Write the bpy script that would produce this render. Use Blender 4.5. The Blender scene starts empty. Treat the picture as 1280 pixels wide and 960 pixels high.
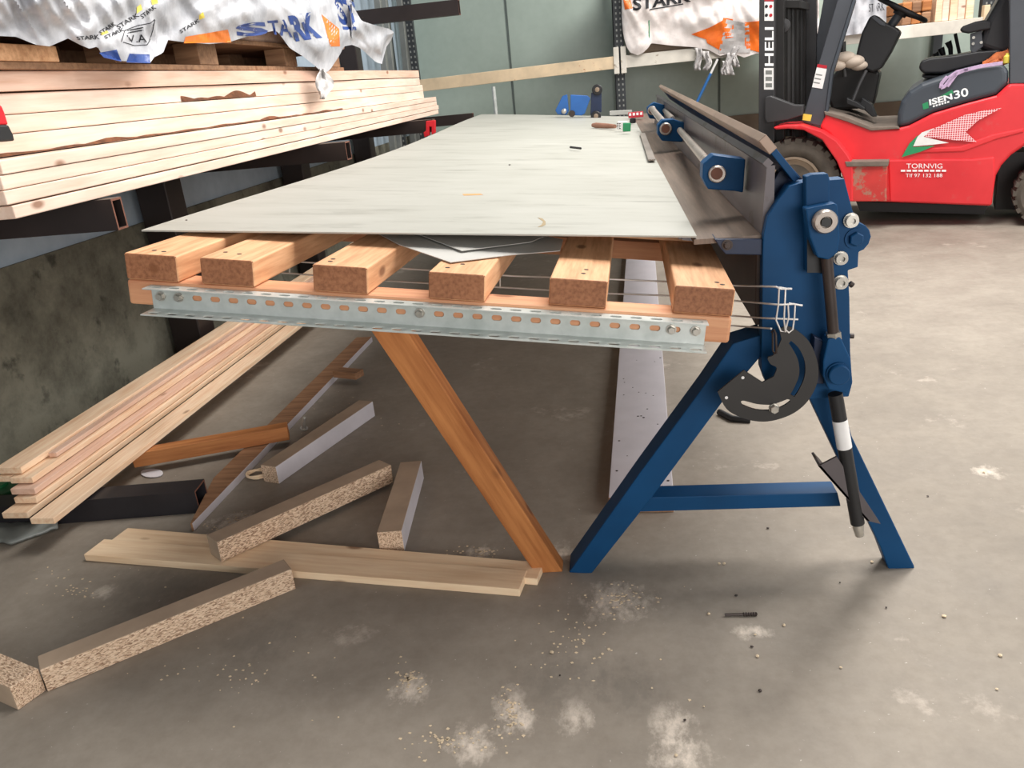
import bpy, bmesh, math, random
from mathutils import Vector as V, Matrix, noise
from mathutils.bvhtree import BVHTree
random.seed(7)
SC = bpy.context.scene
COL = SC.collection

# ------------------------------------------------------------------ camera
FOC, CAMH = 1000.0, 1.2
_vv = (900.0, 480 + FOC / math.tan(math.atan(378.5 / FOC)))
_d = V((_vv[0] - 640, _vv[1] - 480, FOC)).normalized()
_y = V((757 - 640, 87 - 480, FOC)); _y = (_y - _d * _y.dot(_d)).normalized()
_x = _y.cross(-_d)
O = V((0, 0, CAMH))
def ray(px, py):
    q = V(((px - 640) / FOC, (py - 480) / FOC, 1))
    return V((_x.dot(q), _y.dot(q), -_d.dot(q)))
def Pz(px, py, z=0.0): r = ray(px, py); return O + r * ((z - CAMH) / r.z)
def Py(px, py, y): r = ray(px, py); return O + r * (y / r.y)
def Px(px, py, x): r = ray(px, py); return O + r * (x / r.x)
def Pp(px, py, o, n): r = ray(px, py); return O + r * ((o - O).dot(n) / r.dot(n))
cd = bpy.data.cameras.new('camera'); cam = bpy.data.objects.new('camera', cd); COL.objects.link(cam)
cd.sensor_width = 36; cd.lens = 36 * FOC / 1280; cd.clip_start = .02
R = Matrix(((_x.x, -_x.y, -_x.z), (_y.x, -_y.y, -_y.z), (-_d.x, _d.y, _d.z)))
cam.matrix_world = Matrix.Translation(O) @ R.to_4x4()
SC.camera = cam

# ------------------------------------------------------------------ materials
def srgb(*c):
    return tuple(((v / 255) / 12.92 if v / 255 <= .04045 else ((v / 255 + .055) / 1.055) ** 2.4) for v in c) + (1,)
class NT:
    def __init__(s, name):
        s.m = bpy.data.materials.new(name); s.m.use_nodes = True
        s.t = s.m.node_tree; s.b = s.t.nodes['Principled BSDF']
    def n(s, ty, **kw):
        nd = s.t.nodes.new('ShaderNode' + ty)
        for k, v in kw.items():
            if k in nd.inputs: nd.inputs[k].default_value = v
            else: setattr(nd, k, v)
        return nd
    def l(s, a, b): s.t.links.new(a, b)
    def coords(s, scale=(1, 1, 1), rnd=True):
        tc = s.n('TexCoord'); mp = s.n('Mapping'); mp.inputs['Scale'].default_value = scale
        if rnd:
            oi = s.n('ObjectInfo'); ml = s.n('Math', operation='MULTIPLY'); ml.inputs[1].default_value = 37.0
            s.l(oi.outputs['Random'], ml.inputs[0]); ad = s.n('VectorMath', operation='ADD')
            s.l(tc.outputs['Object'], ad.inputs[0]); s.l(ml.outputs[0], ad.inputs[1]); s.l(ad.outputs[0], mp.inputs[0])
        else: s.l(tc.outputs['Object'], mp.inputs[0])
        return mp.outputs[0]
    def noise(s, vec, scale, detail=4, rough=.55):
        nd = s.n('TexNoise', Scale=scale, Detail=detail, Roughness=rough); s.l(vec, nd.inputs['Vector']); return nd.outputs['Fac']
    def ramp(s, fac, stops):
        r = s.n('ValToRGB'); e = r.color_ramp.elements
        while len(e) < len(stops): e.new(.5)
        for el, (p, c) in zip(e, stops): el.position = p; el.color = c
        s.l(fac, r.inputs[0]); return r.outputs[0]
    def mix(s, fac, a, b, mode='MIX'):
        m = s.n('Mix', data_type='RGBA', blend_type=mode)
        for sock, v in ((m.inputs['Factor'], fac), (m.inputs['A'], a), (m.inputs['B'], b)):
            pass
        ins = [i for i in m.inputs if i.enabled]
        for sock, v in zip(ins, (fac, a, b)):
            if hasattr(v, 'is_linked'): s.l(v, sock)
            else: sock.default_value = v
        return [o for o in m.outputs if o.enabled][0]
    def bump(s, fac, strength=.3, dist=.01):
        b = s.n('Bump', Strength=strength, Distance=dist); s.l(fac, b.inputs['Height']); s.l(b.outputs[0], s.b.inputs['Normal'])
    def done(s, col=None, rough=.5, metal=0, spec=None):
        if col is not None:
            if hasattr(col, 'is_linked'): s.l(col, s.b.inputs['Base Color'])
            else: s.b.inputs['Base Color'].default_value = col
        if hasattr(rough, 'is_linked'): s.l(rough, s.b.inputs['Roughness'])
        else: s.b.inputs['Roughness'].default_value = rough
        s.b.inputs['Metallic'].default_value = metal
        if spec is not None: s.b.inputs['Specular IOR Level'].default_value = spec
        return s.m
W1 = (0, 0, 0, 1); W2 = (1, 1, 1, 1)
def wood(name, light, dark, knot=(120, 70, 35), rough=.65, fine=1.0):
    t = NT(name); v = t.coords((1.2, 16, 16)); v2 = t.coords((1, 3, 3))
    g = t.noise(v, 3.2 * fine, 5, .6); g2 = t.noise(v2, 2.0, 2)
    c = t.ramp(g, [(.3, srgb(*dark)), (.62, srgb(*light))])
    c2 = t.ramp(g2, [(.3, (.80, .76, .72, 1)), (.7, (1.05, 1.04, 1.02, 1))])
    c = t.mix(.8, c, c2, 'MULTIPLY')
    vk = t.coords((1.0, 2.2, 2.2)); vo = t.n('TexVoronoi', Scale=4.2); t.l(vk, vo.inputs['Vector'])
    k = t.ramp(vo.outputs['Distance'], [(.06, (.75,) * 3 + (1,)), (.13, W1)])
    c = t.mix(k, c, srgb(*knot))
    t.bump(g, .25, .002)
    return t.done(c, rough)
def plain(name, rgb, rough=.5, metal=0, var=.15, scale=8, spec=None, bump=0):
    t = NT(name); v = t.coords((1, 1, 1)); g = t.noise(v, scale, 5)
    a = srgb(*rgb); lo = tuple(x * (1 - var) for x in a[:3]) + (1,); hi = tuple(min(1, x * (1 + var)) for x in a[:3]) + (1,)
    if bump: t.bump(g, bump, .004)
    return t.done(t.ramp(g, [(.3, lo), (.7, hi)]), rough, metal, spec)
def worn(name, rgb, wear, amount=.62, rough=.45, metal=0, scale=22, var=.2, spec=None):
    t = NT(name); v = t.coords((1, 1, 1)); g = t.noise(v, 4, 4); w = t.noise(v, scale, 8, .7)
    a = srgb(*rgb); lo = tuple(x * (1 - var) for x in a[:3]) + (1,); hi = tuple(min(1, x * (1 + var)) for x in a[:3]) + (1,)
    c = t.ramp(g, [(.3, lo), (.7, hi)])
    k = t.ramp(w, [(amount, W1), (amount + .06, W2)])
    return t.done(t.mix(k, c, srgb(*wear)), rough, metal, spec)
M = {}
M['pine'] = wood('fresh pine', (242, 220, 204), (230, 200, 180))
M['pine_pink'] = wood('pinkish pine', (234, 200, 180), (218, 176, 152))
M['pine_board'] = wood('planed pine', (255, 228, 198), (238, 196, 158), fine=1.4)
M['slat'] = wood('used pallet wood', (232, 182, 138), (198, 142, 100), (105, 60, 30), fine=1.3)
M['slat_end'] = wood('sawn end grain', (168, 112, 76), (132, 82, 52), fine=2.5)
M['crossbeam'] = wood('orange deal', (222, 166, 126), (198, 134, 96))
M['orange'] = wood('orange stained timber', (196, 130, 74), (160, 96, 48), (80, 40, 15))
M['tan'] = wood('pale tan board', (252, 226, 192), (236, 202, 164))
M['brown_wood'] = wood('brown dusty timber', (164, 124, 92), (126, 90, 64))
M['bark'] = plain('bark', (104, 62, 36), .9, 0, .5, 30, bump=.8)
def chip(name, base, dark, lo, hi, cs=1):
    t = NT(name); v = t.coords((34, 105, 105))
    vo = t.n('TexVoronoi', Scale=4.5 * cs); t.l(v, vo.inputs['Vector']); g = t.noise(t.coords((1, 1, 1)), 5, 3)
    c = t.ramp(vo.outputs['Color'], [(.2, srgb(*dark)), (.45, srgb(*base)), (.8, srgb(*hi))])
    c = t.mix(.4, c, t.ramp(g, [(.3, (.75, .75, .75, 1)), (.7, W2)]), 'MULTIPLY')
    t.bump(vo.outputs['Distance'], .4, .003)
    return t.done(c, .85)
M['chip'] = chip('raw chipboard edge', (212, 180, 150), (150, 118, 94), 0, (238, 212, 184))
M['chip_skin'] = plain('chipboard smooth face', (176, 154, 132), .75, 0, .1, 12)
M['chip_white'] = plain('white laminate', (205, 200, 205), .5, 0, .06, 10)
M['sheet'] = None
t = NT('galvanised sheet'); v = t.coords((1.3, 5, 1), False); g = t.noise(v, 2.2, 9, .7); g2 = t.noise(t.coords((1, 1, 1), False), 1.6, 4)
c = t.ramp(g, [(.30, srgb(150, 149, 140)), (.45, srgb(173, 172, 163)), (.7, srgb(181, 180, 172))])
v3 = t.coords((1.1, 22, 1), False); g3 = t.noise(v3, 1.3, 6, .6); k3 = t.ramp(g3, [(.60, W1), (.72, (.85,) * 3 + (1,))])
gm = t.noise(t.coords((1, 1, 1), False), 2.3, 3); k3 = t.mix(1.0, k3, t.ramp(gm, [(.42, W1), (.6, W2)]), 'MULTIPLY')
c = t.mix(k3, c, srgb(104, 102, 94)); c = t.mix(.6, c, t.ramp(g2, [(.3, (.84, .84, .82, 1)), (.65, W2)]), 'MULTIPLY')
M['sheet'] = t.done(c, .5, .0)
M['sheet_under'] = plain('sheet offcut', (200, 198, 192), .45, .1, .08, 6)
M['bed_shade'] = None
t = NT('steel with painted shade'); v = t.coords((22, 1.0, 1), False); g = t.noise(v, 1.6, 6, .65)
M['bed_shade'] = t.done(t.ramp(g, [(.3, srgb(92, 78, 68)), (.7, srgb(136, 118, 104))]), .5, .25)  # brown tone stands in for the clamp beam's shadow on the sheet
M['blue'] = worn('dark blue machine paint', (8, 64, 106), (66, 84, 100), .77, .55, spec=.22)
M['navy'] = plain('navy paint', (20, 36, 66), .5, 0, .2)
M['panel'] = worn('brown grey steel', (92, 86, 88), (74, 65, 60), .56, .45, .3, 6)
M['lip'] = worn('bare edge steel', (150, 128, 112), (98, 76, 62), .6, .45, .35, 14)
M['galv'] = None
t = NT('galvanised steel'); g = t.noise(t.coords((1, 1, 1)), 38, 4); g2 = t.noise(t.coords((1, 1, 1)), 9, 2)
M['galv'] = t.done(t.mix(.5, t.ramp(g, [(.3, srgb(172, 178, 174)), (.7, srgb(212, 216, 212))]), t.ramp(g2, [(.3, srgb(178, 186, 180)), (.7, srgb(216, 218, 214))])), .38, .35)
M['zinc'] = plain('zinc bolt', (190, 186, 178), .3, .75, .15, 30)
M['wire'] = plain('bright wire', (226, 222, 218), .4, .4, .08, 20)
M['dark_steel'] = plain('dark brown steel', (62, 52, 48), .5, .35, .25, 12)
M['black_plate'] = worn('blackened plate', (48, 46, 45), (84, 78, 72), .72, .5, .2, 14)
M['black'] = plain('black plastic', (26, 26, 28), .5, 0, .2)
M['rack'] = worn('dark brown rack steel', (46, 37, 35), (96, 70, 58), .68, .42, .2, 10)
M['rust'] = plain('rusty cut edge', (120, 78, 62), .7, .1, .2, 30)
M['tube_black'] = plain('black steel tube', (46, 44, 48), .42, .3, .2, 9)
M['rod'] = worn('clamp rod steel', (160, 150, 142), (108, 90, 78), .6, .35, .55, 16)
M['white'] = plain('white label', (232, 230, 228), .5, 0, .04, 30)
M['ink'] = plain('black print', (28, 28, 34), .6, 0, .1)
M['ink_white'] = plain('white print', (240, 240, 240), .5, 0, .03)
M['ink_blue'] = plain('blue print', (44, 72, 138), .35, 0, .15)
M['ink_orange'] = plain('orange print', (240, 128, 40), .35, 0, .1)
M['ink_yellow'] = plain('yellow print', (236, 214, 90), .4, 0, .1)
M['ink_green'] = plain('green print', (40, 140, 90), .4, 0, .1)
M['ink_red'] = plain('red print', (178, 34, 48), .4, 0, .1)
M['red'] = None
t = NT('red truck paint'); g = t.noise(t.coords((1, 1, 1)), 3, 4); w = t.noise(t.coords((1, 1, 1)), 9, 8, .7)
c = t.mix(t.ramp(w, [(.6, W1), (.75, (.45,) * 3 + (1,))]), t.ramp(g, [(.3, srgb(208, 38, 46)), (.7, srgb(228, 52, 58))]), srgb(190, 110, 100))
M['red'] = t.done(c, .38)
M['red_dusty'] = worn('dusty red step', (196, 54, 50), (168, 118, 100), .5, .6, 0, 7)
M['hood'] = plain('slate grey hood', (62, 68, 76), .5, 0, .08, 4)
M['charcoal'] = plain('charcoal frame paint', (68, 71, 77), .45, 0, .12, 4)
M['mast'] = plain('black mast steel', (56, 55, 56), .45, .1, .2, 5)
M['mast_dark'] = plain('greasy mast channel', (34, 32, 31), .5, .1, .25, 8)
M['tire'] = plain('dusty tyre rubber', (84, 76, 68), .88, 0, .28, 10, bump=.4)
M['rim'] = plain('dusty rim', (140, 122, 104), .75, 0, .2, 7)
M['seat'] = plain('black seat vinyl', (32, 31, 34), .48, 0, .15, 14)
M['mat_dust'] = plain('dusty floor mat', (116, 104, 94), .9, 0, .2, 16)
M['beige'] = plain('beige cover', (196, 180, 164), .6, 0, .12, 8)
M['purple'] = plain('lilac ribbon', (190, 164, 196), .7, 0, .2, 40)
M['rag'] = plain('orange rag', (196, 108, 62), .85, 0, .25, 20)
M['blue_cart'] = plain('blue carriage paint', (34, 92, 160), .42, 0, .12, 8)
M['brush_wood'] = plain('brown handle', (150, 108, 88), .6, 0, .1, 20)
M['green'] = plain('green plastic', (20, 84, 48), .4, 0, .15)
M['grey_tape'] = plain('grey bar', (176, 176, 170), .45, .2, .1)
M['bag'] = plain('grey black bag film', (140, 144, 140), .35, 0, .35, 4)
M['rack_beam'] = worn('chalky rack beam', (222, 198, 164), (184, 124, 84), .63, .6, 0, 14)
M['rack_beam_white'] = worn('dusty white rack beam', (214, 208, 196), (160, 146, 126), .6, .6, 0, 8)
M['upright'] = plain('black perforated upright', (52, 55, 58), .5, .2, .15)
M['profile'] = plain('grey metal profile', (138, 140, 136), .45, .4, .2, 5)
M['strap'] = plain('blue strap', (44, 104, 168), .5, 0, .1)
M['paper'] = plain('white scrap', (222, 220, 224), .6, 0, .05)
M['red_tool'] = plain('red tool plastic', (206, 32, 44), .4, 0, .1)
M['swarf'] = plain('chip dust', (210, 190, 160), .9, 0, .15, 30)
def film(name, a, b, rough=.3):
    t = NT(name); v = t.coords((1, 1, 1), False); g = t.noise(v, 7, 7, .65); w = t.n('TexVoronoi', Scale=9, feature='SMOOTH_F1'); t.l(v, w.inputs['Vector'])
    s = t.mix(.5, t.ramp(g, [(0, W1), (1, W2)]), t.ramp(w.outputs['Distance'], [(0, W1), (1, W2)]))
    t.bump(s, .4, .03)
    return t.done(t.ramp(g, [(.3, srgb(*a)), (.65, srgb(*b))]), rough)
M['film'] = film('white plastic film', (158, 160, 166), (206, 206, 210), .42)
M['film_warm'] = film('warm white film', (224, 212, 206), (246, 238, 234))
M['film_orange'] = film('orange film', (236, 100, 28), (250, 130, 50))
M['film_clear'] = film('milky film', (170, 166, 164), (206, 202, 200), .45)
# floor
t = NT('dusty concrete floor'); v = t.coords((1, 1, 1), False)
g1 = t.noise(v, .9, 5, .6); g2 = t.noise(v, 5, 8, .65); g3 = t.noise(v, 26, 6, .7); g4 = t.noise(v, 2.4, 8, .72); g5 = t.noise(v, 90, 2)
c = t.ramp(g1, [(.3, srgb(138, 129, 117)), (.7, srgb(158, 149, 137))])
c = t.mix(.65, c, t.ramp(g2, [(.3, (.72, .70, .68, 1)), (.62, (1.04, 1.03, 1.02, 1))]), 'MULTIPLY')
c = t.mix(.5, c, t.ramp(g3, [(.32, (.74, .72, .70, 1)), (.6, W2)]), 'MULTIPLY')
c = t.mix(t.ramp(g4, [(.61, W1), (.74, (.7,) * 3 + (1,))]), c, srgb(214, 200, 186))
c = t.mix(t.ramp(g5, [(.72, W1), (.78, (.6,) * 3 + (1,))]), c, srgb(224, 216, 206))
def spot(px, py, r, st, colr, lo, c):
    q = Pz(px, py); tc = t.n('TexCoord'); mp = t.n('Mapping'); mp.inputs['Location'].default_value = (-q.x * st, -q.y, 0); mp.inputs['Scale'].default_value = (st, 1, 0)
    t.l(tc.outputs['Object'], mp.inputs[0]); ln = t.n('VectorMath', operation='LENGTH'); t.l(mp.outputs[0], ln.inputs[0])
    f = t.ramp(ln.outputs['Value'], [(0, W2), (r, W1)]); n_ = t.noise(t.coords((1.6, 1, 1), False), 22, 8, .72)
    ad = t.n('Math', operation='MULTIPLY'); t.l(f, ad.inputs[0]); t.l(n_, ad.inputs[1])
    return t.mix(t.ramp(ad.outputs[0], [(lo, W1), (lo + .25, ((.7 if lo > .25 else .4),) * 3 + (1,))]), c, colr)
DU = srgb(236, 222, 206)
for sp in ((772, 752, .20, .8), (512, 862, .15, 1.3), (640, 885, .17, 1.6), (650, 900, .10, 1), (720, 895, .14, 1.4), (590, 930, .14, 1), (838, 905, .15, 1.2), (700, 690, .14, 1), (600, 690, .10, 1), (940, 790, .07, .6), (1235, 590, .12, 1), (300, 655, .2, .7), (850, 945, .12, .8), (130, 740, .10, 1)):
    c = spot(sp[0], sp[1], sp[2], sp[3], DU, .30, c)
for sp in ((700, 845, .22, 1), (790, 860, .18, 1.2), (330, 800, .2, 1), (200, 730, .25, .7)):
    c = spot(sp[0], sp[1], sp[2], sp[3], srgb(98, 92, 84), .20, c)
t.bump(g3, .25, .003); M['floor'] = t.done(c, t.ramp(g2, [(.3, (.6,) * 3 + (1,)), (.7, (.8,) * 3 + (1,))]))
# left wall: blue-grey coated cladding over mottled concrete plinth
t = NT('grey green wall cladding'); g = t.noise(t.coords((1, 1, 1), False), 1.2, 4); g2 = t.noise(t.coords((1, 1, 1), False), 14, 5)
M['clad_left'] = t.done(t.mix(.3, t.ramp(g, [(.3, srgb(156, 174, 192)), (.7, srgb(182, 200, 218))]), t.ramp(g2, [(.3, srgb(120, 132, 136)), (.7, srgb(176, 186, 188))])), .35)
M['clad_back'] = t.m.copy(); M['clad_back'].name = 'sage green back cladding'
for nd in M['clad_back'].node_tree.nodes:
    if nd.type == 'VALTORGB':
        nd.color_ramp.elements[0].color = srgb(156, 170, 160); nd.color_ramp.elements[1].color = srgb(174, 188, 178)
t = NT('mouldy concrete plinth'); v = t.coords((1, 1, 1), False); g = t.noise(v, 3, 8, .7); g2 = t.noise(v, 8, 6, .6)
c = t.ramp(g, [(.35, srgb(66, 64, 54)), (.6, srgb(118, 116, 102))]); c = t.mix(t.ramp(g2, [(.6, W1), (.7, (.8,) * 3 + (1,))]), c, srgb(44, 44, 36))
t.bump(g, .4, .01); M['plinth_left'] = t.done(c, .85)
M['plinth_back'] = plain('brown concrete plinth', (120, 104, 88), .85, 0, .2, 3)
M['seam'] = plain('panel joint', (88, 98, 94), .6, 0, .1)

# ------------------------------------------------------------------ mesh tools
class MB:
    def __init__(s): s.v = []; s.f = []; s.mi = []
    def add(s, vs, fs, mi=0):
        k = len(s.v); s.v += [V(p) for p in vs]; s.f += [tuple(i + k for i in f) for f in fs]; s.mi += [mi] * len(fs); return s
    def box(s, c, ax, size, mi=0):
        ax = [V(a) for a in ax]; c = V(c); h = [q / 2 for q in size]
        vs = [c + ax[0] * h[0] * i + ax[1] * h[1] * j + ax[2] * h[2] * k for i in (-1, 1) for j in (-1, 1) for k in (-1, 1)]
        return s.add(vs, [(0, 1, 3, 2), (4, 6, 7, 5), (0, 4, 5, 1), (2, 3, 7, 6), (0, 2, 6, 4), (1, 5, 7, 3)], mi)
    def abox(s, a, b, mi=0):
        a = V(a); b = V(b); return s.box((a + b) / 2, (V((1, 0, 0)), V((0, 1, 0)), V((0, 0, 1))), tuple(abs(q) for q in (b - a)), mi)
    def prism(s, pts, vec, mi=0):
        n = len(pts); pts = [V(p) for p in pts]; vec = V(vec)
        fs = [tuple(range(n)), tuple(range(2 * n - 1, n - 1, -1))] + [(i, i + n, (i + 1) % n + n, (i + 1) % n) for i in range(n)]
        return s.add(pts + [p + vec for p in pts], fs, mi)
    def tube(s, path, r, n=10, mi=0, cap=True):
        path = [V(p) for p in path]; rs = r if isinstance(r, (list, tuple)) else [r] * len(path); rings = []; prev = None
        for i, p in enumerate(path):
            d = (path[min(i + 1, len(path) - 1)] - path[max(i - 1, 0)]).normalized()
            if prev is None:
                a = d.cross(V((0, 0, 1)) if abs(d.z) < .9 else V((1, 0, 0))).normalized()
            else: a = (prev - d * prev.dot(d)).normalized()
            prev = a; b = d.cross(a)
            rings.append([p + (a * math.cos(q) + b * math.sin(q)) * rs[i] for q in [2 * math.pi * k / n for k in range(n)]])
        vs = [p for rg in rings for p in rg]; fs = []
        for i in range(len(path) - 1):
            for k in range(n): fs.append((i * n + k, i * n + (k + 1) % n, (i + 1) * n + (k + 1) % n, (i + 1) * n + k))
        if cap: fs += [tuple(range(n))[::-1], tuple(range((len(path) - 1) * n, len(path) * n))]
        return s.add(vs, fs, mi)
    def lathe(s, o, axis, prof, n=32, mi=0, up=None):
        o = V(o); d = V(axis).normalized(); a = (V(up) if up else d.cross(V((0, 0, 1)) if abs(d.z) < .9 else V((1, 0, 0)))).normalized(); b = d.cross(a)
        vs = []; fs = []
        for r, h in prof:
            for k in range(n):
                q = 2 * math.pi * (k + .5) / n; vs.append(o + d * h + (a * math.cos(q) + b * math.sin(q)) * r)
        for i in range(len(prof) - 1):
            for k in range(n): fs.append((i * n + k, i * n + (k + 1) % n, (i + 1) * n + (k + 1) % n, (i + 1) * n + k))
        fs += [tuple(range(n))[::-1], tuple(range((len(prof) - 1) * n, len(prof) * n))]
        return s.add(vs, fs, mi)
    def grid(s, rows, mi=0):
        nr = len(rows); nc = len(rows[0]); vs = [p for r in rows for p in r]
        return s.add(vs, [(i * nc + j, i * nc + j + 1, (i + 1) * nc + j + 1, (i + 1) * nc + j) for i in range(nr - 1) for j in range(nc - 1)], mi)
    def build(s, name, mat, parent=None, bevel=0, smooth=None, frame=None, solid=0, segs=2):
        me = bpy.data.meshes.new(name)
        if frame is None:
            c = V((0, 0, 0))
            lo = V([min(p[i] for p in s.v) for i in range(3)]); hi = V([max(p[i] for p in s.v) for i in range(3)])
            frame = Matrix.Translation(V(((lo.x + hi.x) / 2, (lo.y + hi.y) / 2, lo.z)))
        inv = frame.inverted()
        me.from_pydata([inv @ p for p in s.v], [], s.f)
        for mm in (mat if isinstance(mat, (list, tuple)) else [mat]): me.materials.append(mm)
        me.polygons.foreach_set('material_index', s.mi)
        bm = bmesh.new(); bm.from_mesh(me); bmesh.ops.recalc_face_normals(bm, faces=bm.faces[:]); bm.to_mesh(me); bm.free()
        if smooth is not None:
            me.polygons.foreach_set('use_smooth', [True] * len(me.polygons)); me.set_sharp_from_angle(angle=math.radians(smooth))
        o = bpy.data.objects.new(name, me); COL.objects.link(o)
        if parent is not None:
            o.parent = parent; o.matrix_parent_inverse = WM[parent.name].inverted()
        o.matrix_world = frame; o.matrix_basis = frame if parent is None else frame; WM[o.name] = frame
        if solid:
            md = o.modifiers.new('solid', 'SOLIDIFY'); md.thickness = solid; md.offset = -1
        if bevel:
            md = o.modifiers.new('bevel', 'BEVEL'); md.width = bevel; md.segments = segs; md.limit_method = 'ANGLE'; md.angle_limit = math.radians(35)
        return o
WM = {}
def tag(o, label, cat, group=None):
    o['label'] = label; o['category'] = cat
    if group: o['group'] = group
    return o
def thing(name, loc, label, cat, group=None):
    o = bpy.data.objects.new(name, None); COL.objects.link(o); o.location = V(loc); o.empty_display_size = .1
    WM[o.name] = Matrix.Translation(V(loc)); return tag(o, label, cat, group)
def struct(o): o['kind'] = 'structure'; return o
def fr(o, x, z):
    """frame at o with local X along x and local Z near z"""
    x = V(x).normalized(); z = V(z); z = (z - x * z.dot(x)).normalized(); y = z.cross(x)
    return Matrix(((x.x, y.x, z.x, o[0]), (x.y, y.y, z.y, o[1]), (x.z, y.z, z.z, o[2]), (0, 0, 0, 1)))
def timber(name, A, B, w, t, mat, parent=None, side=1, bevel=.002, up=(0, 0, 1), wane=0, mats=None):
    """board whose bottom front edge runs A->B; extends w to the left (side=1) or right, t upward"""
    A = V(A); B = V(B); F = fr(A, B - A, up); L = (B - A).length; mb = MB()
    y = [F @ V((0, 0, 0)), None]; n = max(2, int(L / .25)) if wane else 1
    if not wane:
        mb.add([F @ V((i * L, j * w * side, k * t)) for i in (0, 1) for j in (0, 1) for k in (0, 1)],
               [(0, 1, 3, 2), (4, 6, 7, 5), (0, 4, 5, 1), (2, 3, 7, 6), (0, 2, 6, 4), (1, 5, 7, 3)])
    else:
        rows = []
        for q in range(n + 1):
            e = wane * noise.noise(V((q * .7, A.x * 9, A.z * 31)))
            rows.append([F @ V((q * L / n, jj * w * side + (e if jj == 0 else 0), kk * t + e * .4)) for jj, kk in ((0, 0), (1, 0), (1, 1), (0, 1), (0, 0))])
        mb.grid(rows); k = 0
        mb.add(rows[0][:4], [(0, 1, 2, 3)]); mb.add(rows[-1][:4], [(0, 1, 2, 3)])
    if mats: mb.mi = mats; mat = mat
    return mb.build(name, mat, parent, bevel=bevel, frame=F)
def letters(name, text, fn, mat, parent, sub=0, spacing=1.0, bold=0.0):
    cu = bpy.data.curves.new('txt', 'FONT'); cu.body = text; cu.space_character = spacing; cu.offset = bold; cu.resolution_u = 3
    ob = bpy.data.objects.new('txt', cu); me = bpy.data.meshes.new_from_object(ob)
    bm = bmesh.new(); bm.from_mesh(me)
    if sub:
        bmesh.ops.triangulate(bm, faces=bm.faces[:]); bmesh.ops.subdivide_edges(bm, edges=bm.edges[:], cuts=sub, use_grid_fill=True)
    xs = [v.co.x for v in bm.verts]; ys = [v.co.y for v in bm.verts]
    x0, x1, y0, y1 = min(xs), max(xs), min(ys), max(ys)
    mb = MB(); bm.verts.index_update()
    mb.add([fn((v.co.x - x0) / (x1 - x0), (v.co.y - y0) / (y1 - y0)) for v in bm.verts], [tuple(v.index for v in f.verts) for f in bm.faces])
    bm.free(); bpy.data.objects.remove(ob); bpy.data.curves.remove(cu); bpy.data.meshes.remove(me)
    return mb.build(name, mat, parent)
def quad(pts, fn):
    """bilinear map of u,v onto four pixel corners (bl, br, tr, tl), then fn(px,py)"""
    def g(u, v):
        a = [pts[0][i] * (1 - u) + pts[1][i] * u for i in (0, 1)]; b = [pts[3][i] * (1 - u) + pts[2][i] * u for i in (0, 1)]
        return fn(a[0] * (1 - v) + b[0] * v, a[1] * (1 - v) + b[1] * v)
    return g
def bolt(name, c, axis, r, h, mat, parent, hexa=True, washer=1.45, wm=None):
    mb = MB(); ax = V(axis).normalized()
    mb.lathe(c, ax, [(r * washer, 0), (r * washer, h * .25)], 20)
    mb.lathe(V(c) + ax * h * .25, ax, [(r, 0), (r, h * .6), (r * .85, h * .75)], 6 if hexa else 20)
    return mb.build(name, mat, parent, smooth=30)
X, Y, Z = V((1, 0, 0)), V((0, 1, 0)), V((0, 0, 1))

# ------------------------------------------------------------------ the setting
WX, WY = -2.2, 9.9
mb = MB(); mb.abox((WX - .2, -4, -.1), (11, WY + .2, 0)); struct(mb.build('floor', M['floor'], frame=Matrix()))
mb = MB(); mb.abox((WX - .15, -4, .74), (WX, WY, 4.2)); mb.abox((WX - .2, -4, 0), (WX + .012, WY, .74), 1)
struct(mb.build('wall_left', [M['clad_left'], M['plinth_left']]))
mb = MB(); mb.abox((WX, WY, .6), (11, WY + .15, 4.2)); mb.abox((WX, WY - .03, 0), (11, WY + .15, .6), 1)
struct(mb.build('wall_back', [M['clad_back'], M['plinth_back']]))
for i, px in enumerate((640, 899)):
    p = Py(px, 100, WY); mb = MB(); mb.abox((p.x - .012, WY - .006, .6), (p.x + .012, WY + .01, 4.2)); struct(mb.build('trim_%d' % (i + 1), M['seam']))

# ------------------------------------------------------------------ sheet metal folding machine
YA = 1.757
def at(y): return lambda px, py: Py(px, py, y)
def pprism(mb, pts, y, depth, mi=0): return mb.prism([Py(a, b, y) for a, b in pts], Y * depth, mi)
fm = thing('folding_machine', (.31, YA, 0), 'long blue sheet metal folding machine on splayed legs beside the metal covered table', 'machine')
FE = 5.4   # far end of the machine
b = MB(); b.abox((.305, YA + .01, .64), (.47, 7.2, .83)); b.build('bed_beam', M['dark_steel'], fm, .004)
b = MB(); b.abox((.172, YA + .0, .834), (.42, 7.2, .845)); b.build('bed_shade_plate', M['bed_shade'], fm)  # strip coloured dark where the clamp beam shades the sheet
b = MB(); pprism(b, [(893, 299), (953, 299), (953, 319), (907, 318), (900, 310)], YA - .012, .06); fb = b.build('front_bar', M['navy'], fm, .002)
bolt('bolt', Py(909, 306, YA - .012), -Y, .008, .012, M['dark_steel'], fb)
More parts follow.
